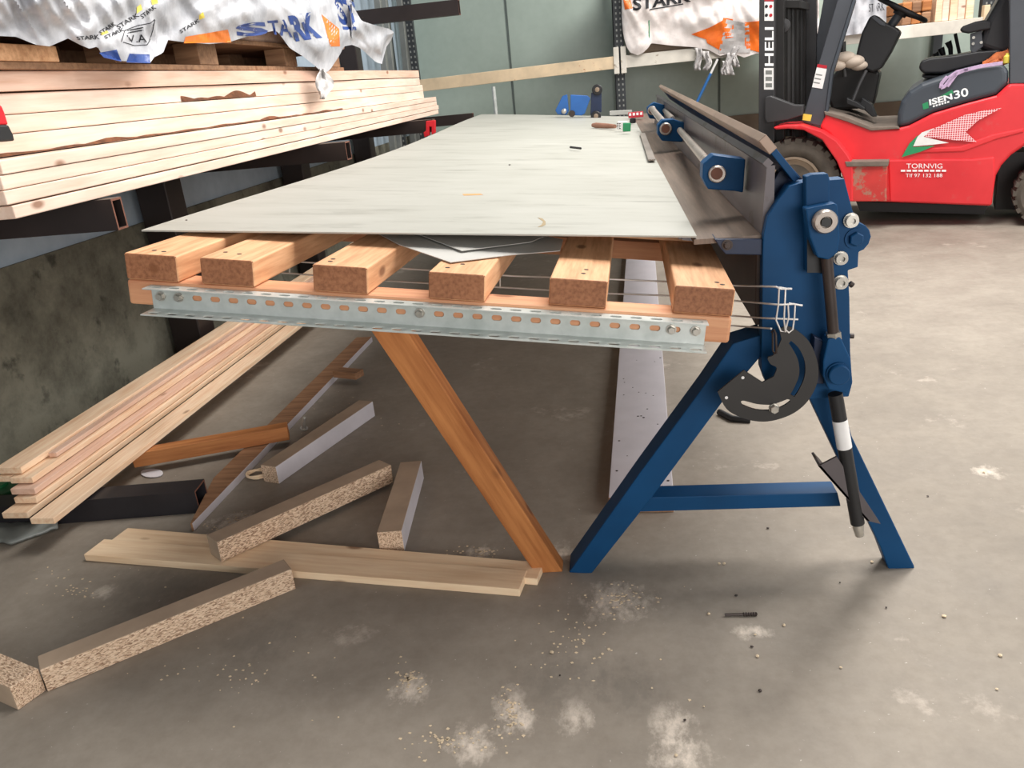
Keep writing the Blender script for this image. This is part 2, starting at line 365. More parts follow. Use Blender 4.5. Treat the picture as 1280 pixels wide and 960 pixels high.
# clamp beam: upright panel and leaning blade with a bare steel lip
FY = 5.8
b = MB(); b.add([(.312, YA, .846), (.322, YA, .988), (.338, YA, .988), (.338, YA, .846), (.312, FY, .846), (.334, FY, 1.01), (.35, FY, 1.01), (.35, FY, .846)],
    [(0, 1, 2, 3), (4, 5, 6, 7), (0, 4, 5, 1), (1, 5, 6, 2), (2, 6, 7, 3), (0, 3, 7, 4)]); b.build('clamp_panel', M['panel'], fm)
p0 = [Py(a, c, YA) for a, c in ((951, 176), (957.5, 170), (1000, 222), (993, 228))]
q0 = Py(825, 107, FY); sh = q0 - (p0[0] + p0[1]) / 2
p1 = [p + sh for p in p0]
b = MB(); b.add(p0 + p1, [(0, 1, 2, 3), (4, 5, 6, 7), (1, 5, 6, 2), (2, 6, 7, 3), (0, 3, 7, 4)]); b.build('folding_blade', M['blue'], fm, .0015)
n0 = (p0[2] - p0[1]).normalized(); u0 = (p0[0] - p0[1]).normalized()
c0 = [p0[0] + u0 * .004 - n0 * .003, p0[1] - u0 * .002 - n0 * .003, p0[1] - u0 * .002 + n0 * .034, p0[0] + u0 * .004 + n0 * .034]
b = MB(); b.add([p - Y * .003 for p in c0] + [p + sh for p in c0], [(0, 1, 2, 3), (4, 5, 6, 7), (0, 4, 5, 1), (1, 5, 6, 2), (2, 6, 7, 3), (0, 3, 7, 4)])
b.build('blade_lip', M['lip'], fm, .0015)['label'] = 'bare brown steel edge of the blade'
b = MB(); a0 = Py(960, 204, YA); b.tube([a0, V((.336, FY, 1.02))], .011, 4); b.build('blade_rail', M['panel'], fm)
# clamp brackets with bosses
BR = [([(892, 193.6), (899, 194.7), (932, 199), (929, 241), (919, 239), (885, 236.5), (878, 222.5), (878.7, 205)], (896, 217), 1.965, 10),
      ([(828, 150), (841.5, 149), (852.5, 153), (872, 154), (872, 172), (851, 177.5), (827.5, 176), (822, 168), (822, 157)], (832, 161), 3.7, 7),
      ([(813.5, 130.6), (818, 128), (830.6, 131.4), (844.7, 132), (844.7, 144.7), (828, 150), (812, 148), (809, 141), (809, 135)], (815, 138), 5.0, 5)]
for pts, c, y, rp in BR:
    b = MB(); pprism(b, pts, y, .06 if y < 3 else .09); br = b.build('clamp_bracket', M['blue'], fm, .003)
    s = y * 1.02 / 1000; b = MB(); r = rp * s; b.lathe(Py(*c, y), -Y, [(r, -.01), (r, .012), (r * .86, .016)], 20); b.build('boss', M['rod'], br, smooth=30)
    b = MB(); b.lathe(Py(*c, y - .0165), -Y, [(r * .68, 0), (r * .68, .003)], 16); b.build('pin', M['rust'], br)
b = MB(); b.tube([Py(893, 213, 2.03), Py(850, 163, 3.62)], .013, 12); b.build('clamp_rod', M['rod'], fm, smooth=40)
b = MB(); b.tube([Py(829, 153, 3.80), Py(815, 136, 4.98)], .016, 12); b.build('clamp_rod', M['rod'], fm, smooth=40)
b = MB(); b.tube([Py(841, 149, 3.80), Py(831, 138, 4.98)], .013, 12); b.build('clamp_rod', M['rod'], fm, smooth=40)
# end plate
b = MB(); pprism(b, [(960, 268), (962, 235), (974, 214), (988, 207), (1004, 224), (1000, 262)], YA + .05, .03); b.build('rear_cheek', M['navy'], fm, .002)
EP = [(952, 463), (953.4, 316), (954.4, 294), (959, 271), (971, 252), (986, 233), (1003, 228), (1037, 225), (1055.6, 223.5), (1066, 264), (1073.5, 278), (1082, 282),
      (1087, 288), (1089, 296), (1086, 305), (1080, 312), (1073.5, 315), (1072.5, 334), (1060, 338), (1062, 371), (1063, 440), (1065.6, 479), (1061, 496), (1011, 499), (978, 492), (958, 480)]
b = MB(); pprism(b, EP, YA - .02, .045); b.build('end_plate', M['blue'], fm, .002)
b = MB(); pprism(b, [(1007, 221), (1016, 218), (1035, 217), (1037, 224), (1037, 330), (1030, 343), (1009, 341)], YA - .05, .03); b.build('link_post', M['blue'], fm, .002)
b = MB(); pprism(b, [(1009, 300), (1034, 300), (1034, 341), (1009, 341)], YA - .0515, .002); b.build('slot', M['black'], fm)
b = MB(); pprism(b, [(1007, 261), (1043, 254), (1047, 256), (1050, 298), (1047, 316), (1036, 325), (1022, 322), (1012, 296)], YA - .085, .035); cl = b.build('clevis', M['blue'], fm, .003)
cb = Py(1030, 276, YA - .085); b = MB(); b.lathe(cb, -Y, [(.024, 0), (.024, .012), (.021, .018), (.012, .018), (.012, .008)], 28); b.build('cap_bolt', M['rod'], cl, smooth=30)
b = MB(); b.lathe(cb - Y * .0181, -Y, [(.0105, 0), (.0105, .001)], 6); b.build('socket', M['black'], cl)
for px, py, r in ((1063, 275, .0125), (1050, 322, .012), (1050, 352, .0125)):
    c = Py(px, py, YA - .02); b = MB(); b.lathe(c, -Y, [(r * 1.25, 0), (r * 1.25, .006), (r, .006), (r, .018), (r * .5, .018), (r * .5, .012)], 18); b.build('bolt', M['zinc'], fm, smooth=30)
bolt('hub_bolt', Py(1069, 298, YA - .02), -Y, .015, .014, M['blue'], fm)
b = MB(); b.tube([Py(1062, 354, YA - .01), Py(1066, 357, YA - .01)], .006, 8); b.build('stud', M['dark_steel'], fm)
b = MB(); b.tube([Py(1062, 420, YA - .0), Py(1067, 420, YA - .0)], .006, 8); b.build('stud', M['dark_steel'], fm)
b = MB(); b.tube([Py(1033.5, 322, YA - .066), Py(1042, 420, YA - .066)], .0115, 14); b.build('link_rod', M['dark_steel'], fm, smooth=40)
b = MB(); b.tube([Py(1041.5, 415, YA - .066), Py(1042.5, 424, YA - .066)], .016, 6); b.build('lock_nut', M['zinc'], fm)
b = MB(); pprism(b, [(1035, 424), (1051, 422), (1063, 448), (1066, 478), (1058, 492), (1036, 487), (1029, 470), (1029, 452)], YA - .082, .04); cl = b.build('clevis', M['blue'], fm, .003)
b = MB(); b.lathe(Py(1047, 466, YA - .082), -Y, [(.025, 0), (.025, .006), (.022, .006), (.022, .016), (.02, .018)], 28); b.build('pivot_cap', M['blue'], cl, smooth=30)
b = MB(); pprism(b, [(1018, 421), (1030, 428), (1030, 480), (1014, 480)], YA - .05, .03); b.build('link_block', M['navy'], fm, .002)
# gas strut
g0, g1 = Py(1044, 492, YA - .06), Py(1072, 654, YA - .06)
b = MB(); b.tube([g0, g1], .0155, 18); gs = b.build('gas_strut', M['black'], fm, smooth=40)
d = (g1 - g0); b = MB(); b.tube([g0 + d * .19, g0 + d * .40], .0162, 18, cap=False); b.build('sticker', M['white'], gs, smooth=40)
b = MB(); b.tube([g0 + d * .25, g0 + d * .36], .0165, 6, cap=False); 
b = MB(); b.tube([g1, g1 + d * .03, g1 + d * .10], [.011, .013, .010], 12); b.build('strut_end', M['zinc'], gs, smooth=40)
# legs
LL = [(711, 716), (739, 718), (815, 622), (903, 503), (955, 441), (955, 418), (916, 430), (879, 484), (800, 591)]
b = MB(); pprism(b, LL, YA - .0, .085); b.build('leg', M['blue'], fm, .003)
RL = [(1008, 490), (1050, 490), (1065, 546), (1143, 708), (1144, 720), (1114, 720), (1100, 683), (1049, 576)]
b = MB(); pprism(b, RL, YA + .0, .05); b.build('leg', M['blue'], fm, .003)
b = MB(); pprism(b, [(806, 622), (1047, 616), (1051, 633), (797, 640)], YA + .012, .06); b.build('stretcher', M['blue'], fm, .002)
b = MB(); pprism(b, [(1023, 583), (1046, 571), (1101, 655), (1084, 651)], YA - .07, .006); 
b.prism([Py(*p, YA - .07) for p in ((1023, 583), (1026, 582), (1087, 651), (1084, 652))], Y * .07); b.build('strut_bracket', M['panel'], fm)
for pts in (LL, RL):
    b = MB(); b.prism([Py(a, c, YA) + V((0, 5.3, 0)) for a, c in pts], Y * .06); b.build('leg', M['blue'], fm)

# ------------------------------------------------------------------ timber table with the sheet on it
TR = Matrix(((.992, .027, .125), (-.030, .999, .019), (-.125, -.023, .992)))
TO = V((-.135, 1.543, .778))
TM = Matrix.Translation(TO) @ TR.to_4x4()
def T(x, y, z): return TM @ V((x, y, z))
tx, ty, tz = TR.col[0].normalized(), TR.col[1].normalized(), TR.col[2].normalized()
PW, PT = .115, .055
wt = thing('work_table', (-.4, 1.6, 0), 'timber table of six thick slats holding up the big metal sheet', 'table')
for s, t0 in zip((-.882, -.718, -.48, -.241, 0, .244), (-.029, -.026, -.02, -.016, 0, .005)):
    F = TM @ Matrix.Translation((s, t0, 0)); mb = MB(); L = .95; zt = PT
    mb.add([F @ V((a * PW, c * L, e * zt)) for a in (0, 1) for c in (0, 1) for e in (0, 1)], [(0, 1, 3, 2), (4, 6, 7, 5), (0, 4, 5, 1), (2, 3, 7, 6), (0, 2, 6, 4), (1, 5, 7, 3)])
    mb.mi = [0, 0, 1, 1, 0, 0]; sl = mb.build('slat', [M['slat'], M['slat_end']], wt, bevel=.004, frame=F @ Matrix.Rotation(math.pi / 2, 4, 'Z'), segs=3)
    for k in range(2):
        q = F @ V((random.uniform(.02, .095), random.uniform(.03, .10), PT)); b = MB(); b.lathe(q, tz, [(.005, -.002), (.005, .0006)], 10)
        b.build('nail_head', M['dark_steel'], sl)
SK = math.atan2(.037, 1.237)
BM = TM @ Matrix.Translation((-.883, -.030, 0)) @ Matrix.Rotation(SK - .004, 4, 'Z')
def Bp(x, y, z): return BM @ V((x, y, z))
bx, by = (BM.to_3x3().col[0]).normalized(), (BM.to_3x3().col[1]).normalized()
timber('crossbeam', Bp(0, 0, -.054), Bp(1.243, 0, -.054), .075, .053, M['crossbeam'], wt, up=tz, bevel=.006)
timber('crossbeam', T(-.02, .50, PT + .001), T(.36, .50, PT + .001), .05, .03, M['slat'], wt, up=tz)
timber('crossbeam', T(-.9, .80, -.056), T(.36, .80, -.056), .075, .053, M['crossbeam'], wt, up=tz)
# orange raking legs
la = Pz(686, 716, 0.0); lb = T(-.36, .03, -.056)
F = fr(la, lb - la, -Y); L = (lb - la).length
mb = MB(); ex = F.to_3x3().col[0]; wy = F.to_3x3().col[1]; wz = F.to_3x3().col[2]
vs = []
for k, (o, e) in enumerate(((la, 0), (lb, L))):
    for j in (-1, 1):
        for i in (0, 1):
            p = o + wy * (.034 * j) + wz * (-.05 + .05 * i)
            if k == 0: p = p - ex * (p.z / ex.z)
            vs.append(p)
mb.add(vs, [(0, 1, 3, 2), (4, 6, 7, 5), (0, 4, 5, 1), (2, 3, 7, 6), (0, 2, 6, 4), (1, 5, 7, 3)])
mb.build('leg', M['orange'], wt, bevel=.003, frame=F)
# slotted strut channel bolted on the front
def slotted(mb, o, ex, ey, ez, L, W, t, n, sl, sw, c):
    """plate L x W in ex,ey, thickness t along ez, n stadium slots centred at c across"""
    pit = L / n; N = 16
    for k in range(n):
        cx = (k + .5) * pit; ring_o = []; ring_i = []
        for q in range(N):
            a = 2 * math.pi * (q + .5) / N; ca, sa = math.cos(a), math.sin(a)
            hx = pit / 2; hy = (W - c) if sa > 0 else c
            m = min(hx / abs(ca) if abs(ca) > 1e-6 else 9e9, hy / abs(sa) if abs(sa) > 1e-6 else 9e9)
            ring_o.append((ca * m, sa * m))
            r = sw / 2; e = (sl - sw) / 2
            ring_i.append((ca * r + (e if ca > 0 else -e), sa * r))
        cs = [(pit / 2, W - c), (-pit / 2, W - c), (-pit / 2, -c), (pit / 2, -c)]
        # snap nearest ring points to the cell corners
        for cc in cs:
            j = min(range(N), key=lambda q: (ring_o[q][0] - cc[0]) ** 2 + (ring_o[q][1] - cc[1]) ** 2); ring_o[j] = cc
        def P3(p, z): return o + ex * (cx + p[0]) + ey * (c + p[1]) + ez * z
        vs = [P3(p, 0) for p in ring_o] + [P3(p, 0) for p in ring_i] + [P3(p, t) for p in ring_o] + [P3(p, t) for p in ring_i]
        fs = []
        for q in range(N):
            r = (q + 1) % N
            fs += [(q, r, N + r, N + q), (2 * N + q, 3 * N + q, 3 * N + r, 2 * N + r), (N + q, N + r, 3 * N + r, 3 * N + q), (q, 2 * N + q, 2 * N + r, r)]
        mb.add(vs, fs)
CL0, CL1 = .055, 1.195; CH, CF = .052, .034; nS = 29; CB = .052
mb = MB(); cz0 = -.060
slotted(mb, Bp(CL0, -.0015, cz0), bx, tz, -by, CL1 - CL0, CH, .0022, nS, .021, .0115, CH * .56)
slotted(mb, Bp(CL0, -.0035, cz0 + CH - .002), bx, -by, tz, CL1 - CL0, CF, .0022, nS, .023, .012, CF * .5)
slotted(mb, Bp(CL0, -.0035, cz0), bx, -by, tz, CL1 - CL0, CB, .0022, nS, .023, .013, CB * .7)
ch = mb.build('slotted_channel', M['galv'], wt)
ch['label'] = 'galvanised slotted channel bolted to the front'
pit = (CL1 - CL0) / nS
for k in (0.5, 1.5, 14.5, 27.3, 28.5):
    bolt('bolt', Bp(CL0 + k * pit, -.0038, cz0 + CH * .56), -by, .0075, .012, M['zinc'], ch, washer=1.35)

# ------------------------------------------------------------------ the big sheet and the pieces under it
A_, B_ = V((-1.085, YA, .957)), V((.20, YA, .8505)); NS = (B_ - A_).cross(Y).normalized()
if NS.z < 0: NS = -NS
def S(px, py, h=0.0): return Pp(px, py, A_ + NS * h, NS)
mb = MB(); rows = []; NX, NY = 14, 40
FLc, FRc, FL2, FR2 = A_, V((.178, YA, 0)), None, None
def sheet_pt(u, v):
    x0, x1 = -1.085 + .085 * max(0, math.sin(math.pi * v ** .7)) ** 2, .178 + .02 * v
    x = x0 + (x1 - x0) * u; y = YA + v * (7.25 - YA + (-.9) * max(0, u - .1) * .6)
    z = A_.z + (x - A_.x) * (B_.z - A_.z) / (B_.x - A_.x)
    return V((x, y, z))
top = [[sheet_pt(i / NX, j / NY) for i in range(NX + 1)] for j in range(NY + 1)]
mb.grid(top)
sh_o = tag(mb.build('metal_sheet', M['sheet'], solid=.0035), 'large pale streaked metal sheet lying on the slatted table', 'sheet metal')
def mark(pts, mat):
    b = MB(); b.prism([S(q[0], q[1], .0003) for q in pts], NS * .0003); return b.build('stain', mat, sh_o)
M['stain'] = plain('tan stain', (150, 132, 100), .7); M['stain_o'] = plain('orange scratch', (206, 150, 96), .7)
mark([(672, 272), (678, 273), (682, 277), (682, 281), (678, 283), (672, 284), (677, 281), (679, 277)], M['stain'])
mark([(578, 242.5), (600, 242), (604, 243.5), (580, 244.5)], M['stain_o'])
for q in ((637, 206), (233, 275), (810, 193)): mark([(q[0] - 1.6, q[1]), (q[0], q[1] - .8), (q[0] + 1.6, q[1]), (q[0], q[1] + .9)], M['dark_steel'])
# two offcuts tucked under its front edge, lying on the slats
PN = tz; PO = T(0, 0, PT + .003)
def off(pts, h, name, lab):
    b = MB(); b.prism([Pp(a, c, PO + PN * h, PN) for a, c in pts], PN * .0015); return tag(b.build(name, M['sheet_under']), lab, 'sheet metal')
off([(470, 291), (498, 306), (563, 328.5), (640, 319), (700, 314), (704, 300), (640, 287), (560, 284), (480, 285)], 0, 'sheet_offcut', 'wider grey metal offcut sticking out from under the big sheet, pointed corner')
off([(514, 290), (577, 314), (664, 303), (680, 296), (640, 284), (520, 284)], .006, 'sheet_offcut', 'smaller grey metal offcut lying on top of the wider pointed offcut')
b = MB(); rr = random.Random(8)
b.tube([S(181 + q * 6, 288.5, -.010 - .006 * rr.random()) + V((0, .02, 0)) for q in range(9)], [.004 + .006 * rr.random() for q in range(9)], 7)
tag(b.build('film_strip', M['black'], smooth=60), 'crumpled black film strip under the left front corner of the big sheet', 'film')
# torn paper scrap at the sheet edge
b = MB(); rr = random.Random(3)
for k in range(7):
    c = Pp(853 + k * 2.8, 298.5 + rr.uniform(-1, 2.2), PO + PN * .004, PN); a = rr.uniform(0, 3)
    b.prism([c + (tx * math.cos(a + q) + ty * math.sin(a + q)) * rr.uniform(.008, .018) for q in (0, 1.2, 2.4, 3.9, 5.1)], PN * rr.uniform(.003, .012))
tag(b.build('paper_scrap', M['paper']), 'small crumpled white scrap on the right slat below the sheet edge', 'scrap')

# ------------------------------------------------------------------ wire tray, hooks and template hanging from it
WP = T(0, .34, 0)
def Wt(px, py):
    k = min(1, max(0, (px - 915) / 60)); return Pp(px, py, T(0, .30 - .19 * k * k * (3 - 2 * k), 0), ty)
wr = thing('wire_ladder', Wt(700, 360), 'bright wire ladder lying behind the crossbeam with ends sticking out to the right', 'wire rack')
WL = [[(352, 326), (480, 334), (640, 345), (763, 349), (832, 352), (919, 357), (970, 358.5), (976, 361), (990, 361)],
      [(352, 341), (480, 351), (640, 360), (763, 367), (832, 369.5), (919, 376), (975, 381), (992, 380), (1003, 382)],
      [(420, 360), (640, 379), (800, 391), (910, 397), (960, 401), (1000, 402.5)],
      [(420, 372), (640, 390), (800, 402), (910, 409.5), (966, 414)]]
WL = [[p for i in range(len(w) - 1) for p in [(w[i][0] + (w[i + 1][0] - w[i][0]) * q / 8, w[i][1] + (w[i + 1][1] - w[i][1]) * q / 8) for q in range(8)]] + [w[-1]] for w in WL]
for k, w in enumerate(WL):
    b = MB(); b.tube([Wt(a, c) + ty * (.02 if k > 1 else 0) for a, c in w], .0021, 8); b.build('wire', M['wire'], wr, smooth=60)
for a, c, e in ((362, 327, 342), (625, 344, 360), (450, 332, 349)):
    b = MB(); b.tube([Wt(a, c), Wt(a, e)], .0018, 8); b.build('rung', M['wire'], wr, smooth=60)
def hook(pts, lab):
    b = MB(); b.tube([Wt(a, c) for a, c in pts], .0017, 8); return tag(b.build('wire_hook', M['wire'], smooth=60), lab, 'hook')
hook([(974, 360), (973, 381), (970, 400), (976, 414), (982, 415), (980, 400), (981, 380), (982, 360), (974, 359)], 'bent wire link hanging from the topmost wire end')
hook([(985, 379.5), (986, 396), (982, 412), (986, 416), (991, 412), (993, 397), (994, 380), (986, 379)], 'bent wire link hanging rightmost above the black template plate')
b = MB(); b.tube([Wt(964, 414) - ty * .006, Wt(967, 411) - ty * .008, Wt(969, 416) - ty * .008, Wt(970, 440) - ty * .006, Wt(968, 442), Wt(966, 438), Wt(966, 416)], .0022, 8)
tag(b.build('wire_hook', M['dark_steel'], smooth=60), 'rusty wire loop holding the black template plate by its left edge', 'hook')
# template: outer arc band + inner cheek joined at both ends, slot open between
TY = 1.672
def Q(px, py): return Py(px, py, TY)
tp = [(974, 411), (983, 408.5), (993, 411), (1009, 424), (1018, 440), (1023, 460), (1021, 480), (1010, 501), (993, 516), (970, 525), (949, 527), (927, 522), (908, 511), (897, 490), (930, 463), (953, 478), (967, 471), (971, 460), (963, 455), (960, 447), (968, 443), (977, 424)]
sl1 = [(986, 429), (989, 426), (999, 436), (1006, 452), (1006, 470), (999, 487), (993, 496), (988, 493), (994, 482), (999, 468), (998, 452), (993, 440)]
sl2 = [(984, 499), (988, 501), (978, 508), (964, 512.5), (945, 512), (928, 506), (926, 502), (930, 501), (946, 505), (962, 506), (974, 503)]
def catmull(P, n=4):
    o = []
    for i in range(len(P) - 1):
        p0, p1, p2, p3 = P[max(0, i - 1)], P[i], P[i + 1], P[min(len(P) - 1, i + 2)]
        for k in range(n):
            q = k / n; o.append(tuple(.5 * (2 * p1[j] + (p2[j] - p0[j]) * q + (2 * p0[j] - 5 * p1[j] + 4 * p2[j] - p3[j]) * q * q + (3 * p1[j] - p0[j] - 3 * p2[j] + p3[j]) * q ** 3) for j in (0, 1)))
    return o + [P[-1]]
tp = catmull(tp[:14]) + tp[14:16] + catmull(tp[16:])
sl1 = catmull(sl1[1:7]) + catmull(sl1[7:] + sl1[:1]); sl2 = catmull(sl2[:6]) + catmull(sl2[6:] + sl2[:1])[:-1]
from mathutils.geometry import delaunay_2d_cdt
from mathutils import Vector
loops = [tp, sl1, sl2]; vv = []; ed = []
for lp in loops:
    k = len(vv); vv += [Vector(p) for p in lp]; ed += [(k + i, k + (i + 1) % len(lp)) for i in range(len(lp))]
def inside(p, lp):
    r = False
    for i in range(len(lp)):
        (x0, y0), (x1, y1) = lp[i], lp[i - 1]
        if (y0 > p[1]) != (y1 > p[1]) and p[0] < (x1 - x0) * (p[1] - y0) / (y1 - y0) + x0: r = not r
    return r
vo, eo, fo, *_r = delaunay_2d_cdt(vv, ed, [], 0, 1e-4)
keep = []
for f in fo:
    c = sum((vo[i] for i in f), Vector((0, 0))) / len(f)
    if inside(c, tp) and not inside(c, sl1) and not inside(c, sl2): keep.append(tuple(f))
mb = MB(); nv = len(vo); P0 = [Q(p[0], p[1]) for p in vo]
mb.add(P0 + [p + Y * .005 for p in P0], keep + [tuple(i + nv for i in reversed(f)) for f in keep])
from collections import Counter
ec = Counter(); od = {}
for f in keep:
    for i in range(len(f)):
        e = (f[i], f[(i + 1) % len(f)]); ec[tuple(sorted(e))] += 1; od[tuple(sorted(e))] = e
mb.f += [(e[0], e[1], e[1] + nv, e[0] + nv) for s_, n_ in ec.items() if n_ == 1 for e in (od[s_],)]; mb.mi = [0] * len(mb.f)
tpl = tag(mb.build('template_plate', M['black_plate']), 'blackened quadrant shaped steel plate with curved slots hanging from a wire loop', 'plate')
bolt('bolt', Q(967, 509.5) - Y * .001, -Y, .010, .014, M['zinc'], tpl, washer=1.1)
for p in ((928.5, 472), (908, 497)):
    b = MB(); b.lathe(Q(*p) - Y * .0004, -Y, [(.0035, 0), (.0035, .0006)], 12); b.build('hole', M['white'], tpl)

# ------------------------------------------------------------------ floor timber, tubes and planks
def floor_bar(name, a, b, w, h, mat, lab, cat='timber', side=1, z=0.0, zb=None, group=None, bevel=.002, mats=None):
    o = timber(name, Pz(a[0], a[1], z), Pz(b[0], b[1], z if zb is None else zb), w, h, mat, side=side, bevel=bevel, mats=mats)
    return tag(o, lab, cat, group)
CH2 = [M['chip'], M['chip_skin'], M['chip_white']]
# faces order: end A, end B, front(j0), back, bottom, top
G1 = 'chipboard offcut bars on the floor'
floor_bar('chipboard_bar', (60, 865), (370, 736), .062, .062, CH2, 'chipboard offcut bar lying nearest the camera, left of the floor boards, rough speckled long side', 'timber', mats=[0, 0, 0, 0, 1, 1], group=G1)
_A, _B = Pz(23, 888), Pz(58, 863); _u = (_B - _A).normalized(); _p = V((-_u.y, _u.x, 0))
tag(timber('chipboard_bar', _A + _p * .28, _A, (_B - _A).length, .062, CH2, mats=[0, 0, 1, 1, 1, 0]), 'short chipboard block cut off by the left picture edge, end facing the camera', 'timber', G1)
floor_bar('chipboard_bar', (277, 703), (492, 603), .066, .064, CH2, 'grey brown chipboard bar resting across the pale floor boards', 'timber', z=.024, zb=.012, mats=[1, 0, 0, 0, 1, 1], group=G1)
floor_bar('chipboard_bar', (506, 689), (530, 598), .07, .066, CH2, 'chipboard bar standing lengthwise beside the orange leg, white right side', 'timber', mats=[0, 0, 2, 1, 1, 1], group=G1)
floor_bar('chipboard_bar', (349, 605), (469, 520), .066, .064, CH2, 'chipboard bar with a white laminated long side, furthest back of the bars', 'timber', mats=[0, 0, 2, 1, 1, 1], group=G1)
floor_bar('floor_board', (107, 701), (650, 746), .085, .022, M['tan'], 'pale tan board in front of its twin flat on the floor, foot of the orange leg', 'board', group='pale boards flat on the floor')
floor_bar('floor_board', (140, 683), (672, 732), .075, .020, M['tan'], 'pale tan board behind its twin, flat on the floor under a chipboard bar', 'board', group='pale boards flat on the floor')
floor_bar('orange_timber', (168, 585), (362, 550), .055, .053, M['orange'], 'short orange brown timber lying on the long brown board, end facing right', 'timber', z=.03)
_A, _E = Pz(243, 664), Pz(466, 427); _u = (_E - _A).normalized(); _l = V((-_u.y, _u.x, 0)); mb = MB()
mb.prism([_A, _E, _E + _l * .085, _A + _l * .085 + _u * .30, _A + _l * .008], Z * .028); mb.mi = [0, 0, 1, 0, 0, 0, 0]
tag(mb.build('brown_board', [M['brown_wood'], M['chip_white']], bevel=.002), 'long dusty brown board with a whitish edge running under the orange timber', 'board')
floor_bar('wood_block', (417, 472), (445, 475), .06, .03, M['brown_wood'], 'small wooden block lying on the long brown board', 'block', z=.031)
bt = Pz(380, 536, .03); b = MB(); b.lathe(bt, V((.3, -.2, 1)), [(.016, 0), (.016, .004), (.008, .004), (.008, .05), (.005, .055)], 10)
tag(b.build('loose_bolt', M['zinc'], smooth=40), 'shiny loose bolt standing on the edge of the long brown board', 'bolt')
# black open steel tube
A0 = Pz(250, 641); B0 = Pz(74, 655); F = fr(A0, A0 - B0, Z); L = 1.4; tw, tt = .08, .08
def tube_rect(name, F, L, w, h, t, mat, parent=None, rim=None):
    """open rectangular tube ending at F (X outwards), y left, z up"""
    mb = MB()
    o = [(0, 0), (w, 0), (w, h), (0, h)]; i_ = [(t, t), (w - t, t), (w - t, h - t), (t, h - t)]
    vs = [F @ V((x, a, c)) for x in (0, -L) for lst in (o, i_) for a, c in lst]
    fs = []; mi = []
    for k in range(4):
        r = (k + 1) % 4
        fs += [(k, r, 8 + r, 8 + k), (4 + k, 12 + k, 12 + r, 4 + r), (k, 4 + k, 4 + r, r), (8 + k, 8 + r, 12 + r, 12 + k)]; mi += [0, 0, 1, 1]
    mb.add(vs, fs); mb.mi = mi
    return mb.build(name, [mat, rim or mat], parent)
tag(tube_rect('steel_tube', F, L, .085, .078, .006, M['tube_black'], rim=M['rust']), 'black square steel tube with an open end lying on the floor under the pine planks', 'tube')
# stack of thin pine planks resting on the tube
SK2 = V((.022, 1, 0)).normalized()
PL = [((69, 655), .085, .080, .020), ((36, 648), .085, .088, .020), ((47, 629), .108, .078, .020), ((45, 618), .131, .085, .020), ((42, 604), .154, .080, .020), ((28, 592), .177, .095, .021), ((50, 592), .177, .03, .016), ((10, 606), .154, .05, .02)]
LB = ['pale pine plank on the bottom right of the long stack', 'bottom plank of the long stack, left of the rightmost one', 'thin pine plank second layer up in the long stack', 'pinkish pine plank third layer up in the long stack', 'pine plank just below the topmost of the long stack', 'topmost wide pine plank of the long stack, furthest left', 'narrow pine strip with a knot beside the topmost plank of the long stack', 'short looking pine plank end at the left picture edge of the long stack']
for k, ((px, py), z, w_, t_) in enumerate(PL):
    a = Pz(px, py, z)
    if k == 6: a = a + SK2 * .12; a.x = Pz(28, 592, z).x + .012 + w_
    if k == 7: a = a + SK2 * .02; a.x = Pz(42, 604, z).x - .085
    a.y = max(a.y, 1.9)
    o = timber('pine_plank', a, a + SK2 * (3.2 + .1 * k), w_, t_, M['pine_board'] if k not in (3, 6) else M['pine_pink'], bevel=.002)
    tag(o, LB[k], 'plank', 'thin pine planks stacked by the left wall')
# support under the far end of the planks
o = timber('support_timber', V((-2.12, 4.5, 0)), V((-1.45, 4.5, 0)), .1, .084, M['brown_wood']); tag(o, 'brown bearer timber under the far part of the long plank stack', 'timber')
# green canister and bag at the far left
b = MB(); c = Pz(2, 650, 0); c = V((c.x - .08, c.y + .12, 0)); 
b.lathe(c, Z, [(.07, 0), (.085, .01), (.085, .05), (.075, .062), (.03, .066), (.03, .076)], 24); gc = b.build('green_tin', M['green'], smooth=40)
tag(gc, 'green plastic tin on the floor under the ends of the stacked planks', 'tin')
def lerp_list(L_, x):
    for (x0, y0), (x1, y1) in zip(L_, L_[1:]):
        if x0 <= x <= x1: return y0 + (y1 - y0) * (x - x0) / (x1 - x0)
    return L_[0][1] if x < L_[0][0] else L_[-1][1]
rows = []
for j in range(9):
    row = []
    for i in range(22):
        u, v = i / 21, j / 8; px = -30 + 104 * u; yb = lerp_list([(-30, 686), (2, 680), (12, 684), (40, 674), (86, 659)], px); py = yb + (654 - .02 * px - yb) * v * .9
        p = Pz(px, py, 0); row.append(V((p.x, p.y, .011 + .012 * math.sin(math.pi * v) + .012 * abs(noise.noise(V((u * 6, v * 3, 1)))))))
    rows.append(row)
mb = MB(); mb.grid(rows); tag(mb.build('plastic_bag', M['bag'], smooth=60, solid=.01), 'crumpled grey black plastic sheet on the floor at the left picture edge', 'bag')
b = MB(); b.prism([Pz(176 + 14 * math.cos(q) + 14, 592 + 5.5 * math.sin(q), .002) for q in [2 * math.pi * k / 18 for k in range(18)]], Z * .003)
tag(b.build('paper_disc', M['paper']), 'small white paper scrap on the floor beside the black tube', 'scrap')
b = MB(); c = Pz(322, 592, .012); b.tube([c + V((.035 * math.cos(q) * (1 + .1 * k / 24), .03 * math.sin(q), .004 * math.sin(q * 1.5))) for k, q in [(k, k * .42) for k in range(34)]], .0045, 8)
tag(b.build('cord_coil', M['tan'], smooth=60), 'small coil of beige cord in front of the white sided chipboard bar', 'cord')
